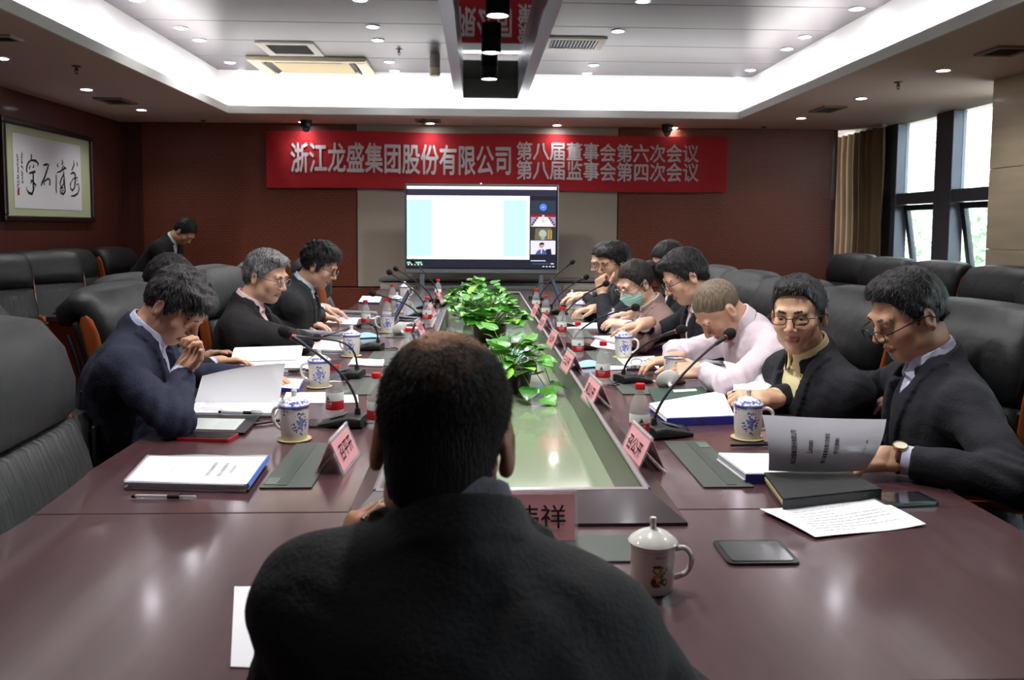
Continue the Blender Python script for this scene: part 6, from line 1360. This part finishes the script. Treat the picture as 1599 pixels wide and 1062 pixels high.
# document sleeve near left
t_, bil, top = lay(((197, 752), (385, 757), (416, 714), (233, 713)), 'document_sleeve', 'thick white document in a clear plastic sleeve near the pen', 'document', h=.018, curl=.001)
MB().grid(lambda u, v: bil(-.02+u*1.04, -.02+v*1.04)+np.array([0, 0, top+.004+.0015*math.sin(u*11)*math.sin(v*5)]), 14, 8, th=.0006).build('plastic_sleeve', mat('sleeve_plastic', (240, 244, 250), .12, spec=.9, alpha=.22), t_)
textlines(t_, bil, top, [('浙江龙盛集团', .62, .5, .5, .03), ('第八届监事会', .72, .5, .5, .035), ('会议资料', .80, .5, .3, .03), ('二〇二一年', .30, .5, .3, .02)], rot=90, m=m_ptext)
q = MB(); q.grid(lambda u, v: bil(1.0+.03*u, -.02+v*1.04)+np.array([0, 0, .012+.012*math.sin(u*3.1)]), 4, 4, th=.001); q.build('blue_slider', mat('blue_spine', (80, 120, 210), .3), t_)
# dark notebook right, phone next to it
t_, bil, top = lay(((1226, 781), (1371, 766), (1322, 738), (1196, 741)), 'notebook', 'thick black leather notebook beside the loose sheet', 'notebook', h=.022, m=mat('notebook_black', (34, 36, 36), .5, bump=(200, .3)), edge=mat('cream_edges', (190, 176, 140), .8, noise=(3, .15, (1, 1, 400))))
MB().grid(lambda u, v: bil(-.02+u*1.05, -.03+v*1.06)+np.array([0, 0, top+.004]), 8, 8, th=.003).build('cover', MATS['notebook_black'], t_)
MB().grid(lambda u, v: bil(-.02+u*1.05, -.03)+np.array([0, 0, v*(top+.004)]), 8, 3, th=.004).build('spine', MATS['notebook_black'], t_); MB().grid(lambda u, v: bil(-.02+u*1.05, -.03+v*1.06)+np.array([0, 0, .001]), 1, 1, th=.002).build('back_cover', MATS['notebook_black'], t_)
textlines(t_, bil, top+.003, [('POLICE', .72, .75, .12, .045)], m=mat('foil_grey', (120, 122, 124), .4)) if False else None
def phone(q4, label, screen, case, z=.75, zoff=0):
    a = frame4(q4, z); c = sum(a, Vector())/4; u = (a[1]-a[0]+a[2]-a[3])/2; v = (a[3]-a[0]+a[2]-a[1])/2; L, W_ = u.length, v.length; rz = math.atan2(u.y, u.x)
    t_ = thing('smartphone', (c.x, c.y, z+zoff), label, 'phone', rz=rz); L = min(max(L, .13), .165); W_ = min(max(W_, .065), .08)
    def rr(l, w_, r): return [(sx*(l/2-r)+r*math.cos(math.radians(a0+k*22.5)), sy*(w_/2-r)+r*math.sin(math.radians(a0+k*22.5))) for sx, sy, a0 in ((1, 1, 0), (-1, 1, 90), (-1, -1, 180), (1, -1, 270)) for k in range(5)]
    MB().prism(rr(L, W_, .009), 0, .009).build('case', case, t_, smooth=False); MB().prism(rr(L-.006, W_-.006, .007), .009, .0095).build('glass', screen, t_, smooth=False); MB().prism(rr(L-.03, W_-.01, .002), .0095, .0098).build('display', mat('phone_display', (40, 40, 46), .06, coat=1), t_, smooth=False); return t_
m_pg = mat('phone_glass', (24, 26, 28), .05, coat=1)
phone(((1385, 793), (1470, 790), (1432, 772), (1350, 776)), 'dark phone lying beyond the black notebook at the table edge', m_pg, mat('phone_teal', (70, 92, 92), .15, metal=.4))
phone(((277, 688), (362, 691), (368, 681), (290, 678)), 'phone in a red case below the e-reader', m_pg, mat('phone_red', (176, 40, 44), .4))
phone(((976, 580), (1026, 581), (1022, 573), (978, 573)), 'dark phone on the loose pages beside the leaning lid', m_pg, mat('phone_dark', (70, 60, 66), .2, metal=.4), zoff=.0)
a, b_ = Q(614, 766, 1.40), Q(566, 812, 1.33); t_ = thing('pen', tuple((a+b_)/2), 'dark pen held in the raised hand of the man seen from behind', 'pen'); c_ = (a+b_)/2
MB().tube([a-c_, b_-c_], .0045, n=10).build('barrel', m_black, t_); MB().tube([a-c_+(a-b_)*.10, a-c_], [.0015, .0042], n=10).build('tip', m_chrome, t_)
# e-reader in its black cover
t_, bil, top = lay(((270, 673), (382, 676), (407, 650), (293, 648)), 'ereader', 'e-reader tablet with a pale screen in a black cover, pen on top', 'tablet', h=.008, m=m_black, edge=m_black)
MB().grid(lambda u, v: bil(.12+u*.72, .12+v*.66)+np.array([0, 0, top+.0016]), 1, 1).build('screen', mat('eink', (196, 204, 200), .35), t_, smooth=False)
q = MB(); rs = np.random.RandomState(3)
for i in range(9):
    u = .52+.03*i; f2 = lambda uu, vv: bil(uu, vv)+np.array([0, 0, top+.0019]); q.add([f2(u, .2), f2(u+.006, .2), f2(u+.006, .2+rs.uniform(.3, .52)), f2(u, .65)], [(0, 1, 2, 3)])
q.build('text_lines', m_ptext, t_, smooth=False)
# pens
m_clear = mat('clear_pen_barrel', (225, 228, 232), .08, alpha=.5)
def pen(p0, p1, label, z=.75, dark=False):
    a, b_ = P(*p0, z), P(*p1, z); d = b_-a; L = min(max(d.length, .13), .15); c = (a+b_)/2; t_ = thing('pen', (c.x, c.y, z+.006), label, 'pen', 'gel pens', rz=math.atan2(d.y, d.x))
    x = L/2; body = m_black if dark else m_clear
    MB().tube([(-x*.9, 0, 0), (x*.15, 0, 0)], .0048, n=12).build('barrel', body, t_); MB().tube([(-x, 0, 0), (-x*.88, 0, 0)], [.004, .005], n=12).build('end_cap', m_black, t_)
    MB().tube([(x*.12, 0, 0), (x*.5, 0, 0)], .0056, n=12).build('grip', mat('pen_grip', (22, 22, 26), .7), t_); MB().tube([(-x*.85, 0, 0), (x*.6, 0, 0)], .0016, n=6).build('refill', m_black, t_)
    MB().tube([(x*.5, 0, 0), (x*.93, 0, 0), (x, 0, 0)], [.0052, .005, .003], n=12).build('cap', body, t_); MB().box((x*.72, 0, .0065), (x*.45, .003, .0016)).build('clip', m_black, t_)
pen((206, 779), (306, 780), 'clear gel pen with black grip alone below the document sleeve')
pen((340, 646), (412, 648), 'gel pen lying on the e-reader cover', z=.764)
pen((411, 663), (440, 659), 'short black pen beside the nearest left cup', dark=True)
pen((462, 581), (486, 580), 'dark pen on the loose pages beyond the open report', z=.752, dark=True)
pen((1158, 698), (1190, 697), 'black pen under the raised document page', dark=True)
# open reports and page stacks
def report(q4, label, h=.018, blue=False, lines=14, page=None, group=None, curl=.001, z=.75):
    t_, bil, top = lay(q4, 'report', label, 'document', h=h, blue=blue, lines=lines, group=group, curl=curl, z=z)
    if page:   # page=(u of hinge line from..,) a raised page: hinge edge v or u, height, lean
        kind, hgt, lean_ = page
        if kind == 'far':     # hinged along the far edge, standing up and leaning over
            fn = lambda u, v: bil(u, 1-.02-lean_*v*(1-.3*v))+np.array([0, 0, top+.002+hgt*math.sin(v*1.45)*(1-.12*u*v)])
        elif kind == 'left':
            fn = lambda u, v: bil(0.0+lean_*u, v)+np.array([0, 0, top+.002+hgt*math.sin(u*1.9)])
        elif kind == 'right':
            fn = lambda u, v: bil(1.0-lean_*u, v)+np.array([0, 0, top+.002+hgt*math.sin(u*1.9)])
        MB().grid(fn, 14, 10, th=.0008).build('turned_page', m_paper, t_)
    return t_, bil, top
# navy man's open report with a high turned page (hinge runs along its middle)
t_, bil, top = report(((291, 645), (425, 645), (440, 622), (312, 622)), 'open report with a tall lifted page before the man in the navy jacket', h=.014, lines=12)
e0, e1 = P(304, 628, .765), P(436, 628, .765); c_ = t_.location
MB().grid(lambda u, v: np.array(e0+(e1-e0)*u-c_)+np.array([.012*v, .10*v-.05*v*v, .001+(.085+.045*u)*math.sin(v*1.35)+.01*math.sin(u*3)*v]), 16, 12, th=.0008).build('turned_page', m_paper, t_)
t_, bil, top = report(((350, 574), (478, 575), (486, 557), (372, 553)), 'open report held by the half hidden man, pages rolled over', h=.018, lines=8)
e0, e1 = P(360, 566, .77), P(470, 562, .77); c_ = t_.location
MB().grid(lambda u, v: np.array(e0+(e1-e0)*u-c_)+np.array([0, .11*v, .002+.055*math.sin(v*2.4)]), 12, 12, th=.0008).build('turned_page', m_paper, t_)
report(((430, 606), (466, 609), (474, 594), (437, 592)), 'small white booklet with a blue edge beside the second left cup', h=.010, blue=True, lines=0)
report(((446, 577), (494, 579), (498, 566), (452, 564)), 'loose white pages behind the second left cup', h=.003, lines=4)
report(((440, 630), (560, 629), (558, 613), (447, 613)), 'single printed sheet behind the nearest left bottle', h=.0, lines=5)
t_, bil, top = report(((449, 543), (545, 548), (556, 528), (468, 524)), 'thick white report under the grey-haired man’s hands'.replace('’', "'"), h=.022, lines=6, page=('far', .05, .35))
t_, bil, top = report(((508, 505), (585, 508), (590, 493), (522, 492)), 'open report before the spiky-haired man', h=.012, lines=5, page=('far', .05, .4))
report(((560, 472), (592, 473), (596, 464), (566, 463)), 'blue-topped folder by the spiky-haired man’s chair'.replace('’', "'"), h=.006, blue=True, lines=0)
report(((618, 512), (652, 513), (655, 500), (624, 499)), 'rolled white papers among the far left clutter', h=.02, lines=0, page=('far', .04, .5))
report(((545, 570), (597, 572), (600, 563), (552, 560)), 'crumpled white tissue sheet beside the low bent microphone', h=.004, lines=0, curl=.006)
# window side
t_, bil, top = report(((1165, 742), (1290, 742), (1290, 712), (1122, 710)), 'blue-backed report whose cover page is lifted by the man in wire glasses', h=.020, blue=True, lines=0)
c_ = t_.location
# the lifted clear-covered title page, lettering rotated
b0, b1 = P(1200, 735, .78), P(1350, 735, .78)
tl_, tr_ = Q(1190, 648, b0.y+.02), Q(1384, 655, b1.y+.05)
def cov(u, v):
    p = (b0+(b1-b0)*u)*(1-v)+(tl_+(tr_-tl_)*u)*v; return np.array(p-c_)+np.array([0, -.02*math.sin(v*PI)-.012*math.sin(u*PI), 0])
MB().grid(cov, 18, 12, th=-.0006).build('title_page', mat('title_paper', (214, 214, 226), .4, coat=.5), t_)
q = MB()
def onp(u0, v0, wu, hv, txt, bold=.01): words(q, txt, wu, hv, lambda a, b: cov(u0-b, v0+a)+np.array([0, -.002, 0]), bold=bold)
onp(.22, .47, .62, .048, '浙江龙盛集团股份有限公司', .02); onp(.355, .50, .22, .05, 'Lonsen', .02); onp(.50, .47, .56, .042, '第八届董事会第六次会议', .02); onp(.59, .52, .30, .038, '会议资料', .02); onp(.86, .5, .28, .02, '二〇二一年')
q.build('lettering', m_txt, t_, smooth=False)
t_, bil, top = report(((1042, 655), (1146, 651), (1128, 612), (1015, 632)), 'thick blue-backed report between the green folder and nearest lidded cup', h=.020, blue=True, lines=0)
t_, bil, top = lay(((1022, 628), (1110, 618), (1096, 604), (1012, 606)), 'green_folder', 'dark green folder with a white name label', 'folder', h=.010, m=mat('green_folder', (44, 72, 62), .5, bump=(160, .2)), edge=mat('green_folder', (44, 72, 62), .5))
MB().grid(lambda u, v: bil(.42+u*.42, .55+v*.2)+np.array([0, 0, top+.0018]), 1, 1).build('white_label', m_paper, t_, smooth=False)
t_, bil, top = report(((1145, 612), (1272, 608), (1262, 596), (1146, 594)), 'report held open by the young man in the yellow shirt', h=.008, blue=True, lines=0, z=.80)
t_['label'] = 'report held up open by the young man in the yellow shirt'
c_ = t_.location; e0, e1 = Q(1140, 580, c_.y+.05), Q(1200, 602, c_.y-.06)
g0, g1 = Q(1144, 571, c_.y+.06), Q(1276, 603, c_.y+.03)
MB().grid(lambda u, v: np.array((Vector(P(1150, 600, .80))+(P(1274, 605, .80)-P(1150, 600, .80))*u)-c_)+np.array([-.03*math.sin(v*2), .08*v, .010+.065*math.sin(v*1.5)*(1-.85*u)]), 12, 10, th=.0008).build('turned_page', m_paper, t_)
MB().box((.10, .0, -.024), (.05, .1, .048), R=rotz(.3)).build('paper_wedge', m_edge2, t_, smooth=False) if False else None
report(((1088, 581), (1140, 578), (1136, 552), (1060, 560)), 'blue-backed report under the elbows of the shaven-headed man', h=.012, blue=True, lines=0)
report(((952, 578), (1030, 576), (1022, 556), (946, 560)), 'loose pages under the spectacles, window side', h=.0, lines=6, curl=.002)
report(((985, 543), (1052, 544), (1040, 524), (925, 526)), 'white page stack under the hands of the tie-wearing man', h=.008, blue=True, lines=4)
report(((921, 541), (972, 548), (964, 532), (930, 530)), 'clear plastic folder corner beside the third window-side cup', h=.001, lines=0)
report(((886, 513), (950, 513), (944, 504), (884, 504)), 'thin white stack between the third and fourth window-side bottles', h=.010, lines=0)
t_, bil, top = report(((930, 498), (975, 502), (968, 487), (926, 484)), 'page being turned by the masked woman', h=.004, lines=0)
c_ = t_.location; MB().grid(lambda u, v: np.array(P(926, 497, .76)-c_)+np.array([.22*u, .02*v, .02+.10*v*(1-.9*u)-.02*u+.0]), 10, 8, th=.0008).build('turned_page', m_paper, t_)
report(((360, 1042), (450, 1045), (445, 915), (366, 917)), 'blank white sheet under the front man’s left elbow'.replace('’', "'"), h=.0, lines=0)
# spectacles on loose pages
p = P(1005, 572, .753); t_ = thing('spectacles', (p.x, p.y, .754), 'folded spectacles with dark frame lying on loose pages', 'glasses', rz=.1)
q = MB()
for s_ in (-1, 1): q.tube([(s_*.034+a, -.0+.0*b, .018+b) for a, b in rrect(.05, .03, 5, 2.6)], .0014, n=6, closed=True); q.tube([(s_*.062, 0, .024), (s_*.066, .05, .012), (s_*.05, .11, .003), (s_*.045, .13, .002)], .0016, n=6)
q.tube([(-.01, 0, .024), (0, 0, .026), (.01, 0, .024)], .0014, n=6); q.build('frame', mat('specs_blue', (50, 54, 90), .3, metal=.4), t_)
q = MB()
for s_ in (-1, 1): q.add([(s_*.034+a, 0, .018+b) for a, b in rrect(.048, .028, 5, 2.6)], [list(range(20))])
q.build('lens', m_lens, t_, smooth=False)
# face masks on the table
for (px, py), lb in (((918, 572), 'pale blue face mask beside the second name tent, window side'), ((571, 527), 'pale blue folded face mask under the bent microphone, left row')):
    p = P(px, py); t_ = thing('face_mask', (p.x, p.y, .751), lb, 'mask', rz=.4); MB().grid(lambda u, v: ((u-.5)*.16*(1-.25*abs(v-.5)), (v-.5)*.085, .004+.022*math.sin(u*PI)*math.sin(v*PI)+.002*math.sin(v*25)), 14, 14, th=.0015).build('cloth', mat('mask_blue', (150, 200, 226), .85), t_)
    MB().tube([(.075, .03, .004), (.11, .02, .003), (.115, -.01, .003), (.075, -.03, .004)], .001, n=5).build('ear_loop', m_white, t_)
# laptops
def laptop(px, py, rz, label, op=105, wedge=1.0):
    p = P(px, py); t_ = thing('laptop', (p.x, p.y, .75), label, 'laptop', rz=rz)
    MB().box((0, 0, .009), (.33, .23, .016), bev=.004).build('base', mat('laptop_dark', (30, 32, 36), .4), t_); MB().box((0, .01, .0178), (.29, .12, .0015)).build('keyboard', m_black, t_, smooth=False)
    a = math.radians(op-90); R_ = rx(-a); c = np.array([0, .115, .018])+R_@np.array([0, 0, .11]); MB().box(c, (.33, .008, .22), R=R_, bev=.003).build('lid', MATS['laptop_dark'], t_)
    c2 = np.array([0, .115, .018])+R_@np.array([0, -.0046, .112]); MB().box(c2, (.30, .001, .185), R=R_).build('screen', emis('laptop_screen', (90, 110, 140), .5), t_, smooth=False)
laptop(898, 476, math.radians(82), 'open dark laptop before the long-haired person, far window side', 112)
laptop(586, 506, math.radians(-84), 'dark laptop with raised lid before the spiky-haired man', 118)
# ================================================================ potted vines in the trough
def plant(x, y, n, spread, hgt, label, seed, trail=()):
    z0 = GZ; t_ = thing('pothos_plant', (x, y, z0), label, 'plant', 'green pothos plants in the trough'); rs = np.random.RandomState(seed)
    MB().lathe([(.0001, .002), (.09, 0), (.105, .02), (.12, .10), (.125, .105), (.112, .105), (.108, .09), (.0001, .09)], n=28, cap=False).build('pot', mat('pot_dark', (44, 24, 20), .3, coat=.4), t_)
    m_l = [mat('leaf_green', (74, 150, 40), .35, coat=.2, noise=(9, .3)), mat('leaf_deep', (48, 120, 34), .35, coat=.2, noise=(9, .3)), mat('leaf_light', (140, 200, 80), .35, coat=.2, noise=(9, .25))]; m_st = mat('vine_stem', (104, 140, 60), .5)
    shp = []
    for L_ in (0, 1, 2):
        ys = np.linspace(0, 1, 8); wv = np.array([0, .42, .56, .56, .47, .33, .17, 0]); bk = np.array([0, -.10, -.05, .0, 0, 0, 0, 0]); v = []; f = []
        for i, (yy, ww) in enumerate(zip(ys, wv)):
            for j in (-1, -.5, 0, .5, 1): v.append((j*ww, yy+(bk[i] if abs(j) > .4 else 0), .10*abs(j)*ww-.22*yy*yy+.03*math.sin(j*5+yy*6)*ww))
        for i in range(7):
            for j in range(4): f.append((i*5+j, i*5+j+1, i*5+j+6, i*5+j+5))
        q = MB(); q.add(v, f); me_o = q.build('leaf', m_l[L_], t_, ang=80); shp.append(me_o)
    tips = []
    for i in range(n):
        a = rs.uniform(0, 2*PI); el = rs.uniform(.05, 1)**.7; r = spread*math.sqrt(rs.rand()); pz = .12+hgt*(1-(r/spread)**2)*rs.uniform(.35, 1)+.02
        tips.append((r*math.cos(a)*.8, r*math.sin(a)*1.15, pz, a))
    st = MB()
    for tp in trail:
        pts = [(0, 0, .1)]+[tuple(q_) for q_ in tp]; st.tube(pts, .0022, n=5)
        for k in range(1, len(pts)):
            tips.append((*pts[k], math.atan2(pts[k][1], pts[k][0])+rs.uniform(-.8, .8)))
    used = [False]*3
    for i, (lx_, ly_, lz_, a) in enumerate(tips):
        k = i % 3 if rs.rand() < .5 else 0; sz = rs.uniform(.055, .09); src = shp[k]
        if used[k]: o = src.copy(); COL.objects.link(o)
        else: o = src; used[k] = True
        o.parent = t_; yaw = a-PI/2+rs.uniform(-.6, .6); pitch = rs.uniform(-.5, .75)
        o.location = (lx_, ly_, lz_); o.rotation_euler = (pitch, rs.uniform(-.35, .35), yaw); o.scale = (sz, sz, sz)
        if i < n: st.tube([(lx_*.15, ly_*.15, .09), (lx_*.6, ly_*.6, lz_*.75+.02), (lx_, ly_, lz_)], .0016, n=4)
    st.build('stems', m_st, t_)
pa_, pb2, pc2 = P(757, 505, .80), P(742, 482, .84), P(795, 575, .76)
plant(P(765, 540, GZ).x, P(765, 532, GZ).y, 150, .29, .22, 'bushy green pothos plant in the trough beyond the front man’s head'.replace('’', "'"), 3)
plant(P(745, 500, GZ).x, P(745, 506, GZ).y, 150, .33, .24, 'bushy green pothos plant farther back in the trough', 5)
plant(P(800, 618, GZ).x-.02, P(800, 618, GZ).y+.12, 85, .23, .16, 'smaller trailing pothos plant nearest the glass, vines hanging right', 8, trail=[[(.08, -.06, .14), (.13, -.14, .10), (.16, -.22, .06), (.15, -.30, .03)], [(.05, -.10, .15), (.06, -.2, .12), (.09, -.28, .07)], [(.10, .02, .16), (.17, -.04, .12), (.19, -.12, .06)]])
# ================================================================ side desk, bags and the rest
desk = thing('side_desk', (-2.72, 7.15, 0), 'dark red wooden side desk with papers beyond the left row', 'desk'); DW, DD = .52, 2.6
MB().box((0, 0, .729), (DW, DD, .04), bev=.004).build('worktop', m_tab, desk); 
for s_ in (-1, 1): MB().box((0, s_*(DD/2-.03), .355), (DW-.03, .04, .71), bev=.003).build('end_panel', wood('desk_red', (84, 28, 22), 2, .35, .25, .4), desk)
MB().box((.18, 0, .42), (.03, DD-.1, .5), bev=.003).build('front_panel', MATS['desk_red'], desk)
t_, bil, top = lay(((322, 441), (350, 443), (350, 430), (315, 430)), 'loose_sheet', 'white papers held by the standing man on the side desk', 'paper', h=.003, lines=0)
bottle(216, 461, 'red-capped water bottle alone on the side desk behind the navy jacket man', 30); bottle(337, 441, 'red-capped water bottle on the side desk by the standing man', 10)
cup(333, 447, 'blue and white lidded cup on the side desk by the standing man', 10, 90)
m_bag = mat('bag_black', (24, 26, 28), .45, bump=(60, .2))
def bag(x, y, z, rz, w_, d_, h_, label):
    t_ = thing('briefcase', (x, y, z), label, 'bag', rz=rz); q = MB()
    q.loft([np.array([(a*w_/2*s1, b*d_/2*s2, zz_) for a, b in rrect(2, 2, 5, 4)]) for zz_, s1, s2 in ((0, .94, .9), (.02, 1, 1), (h_*.6, .99, .95), (h_*.9, .96, .7), (h_, .9, .35))]); q.build('body', m_bag, t_, ang=50)
    MB().tube([(-.07, 0, h_-.01), (-.06, 0, h_+.05), (0, 0, h_+.065), (.06, 0, h_+.05), (.07, 0, h_-.01)], .008, n=8).build('handle', m_bag, t_)
    MB().box((0, -d_/2*.95, h_*.62), (w_*.9, .012, h_*.5), bev=.005).build('flap', m_bag, t_)
    for s_ in (-1, 1): MB().box((s_*w_*.25, -d_/2*1.02, h_*.45), (.03, .01, .045), bev=.003).build('clasp', m_chrome, t_)
    return t_
bag(-1.27, 2.74, .535, math.radians(100), .38, .12, .26, 'black briefcase standing on the chair behind the nearest creased one')
bag(2.84, 4.47, .535, math.radians(-75), .40, .14, .28, 'black briefcase with shiny clasps on a chair by the stone pillar')
chair(2.90, 4.42, -92, 'leather chair by the stone pillar carrying the briefcase')
# low stool under the front man
t_ = thing('stool', (.0, .93, 0), 'low black stool under the man seen from behind', 'stool'); t_.location = (-.09, .86, 0)
MB().lathe([(.0001, .38), (.19, .38), (.20, .40), (.20, .44), (.18, .46), (.0001, .46)], n=28, cap=False).build('seat', m_lea, t_); MB().tube([(0, 0, .38), (0, 0, .05)], .03, n=10).build('column', m_chrome, t_)
for k in range(5): a = 2*PI*k/5; MB().tube([(0, 0, .06), (.26*math.cos(a), .26*math.sin(a), .03)], [.025, .018], n=6).build('leg', m_black, t_)
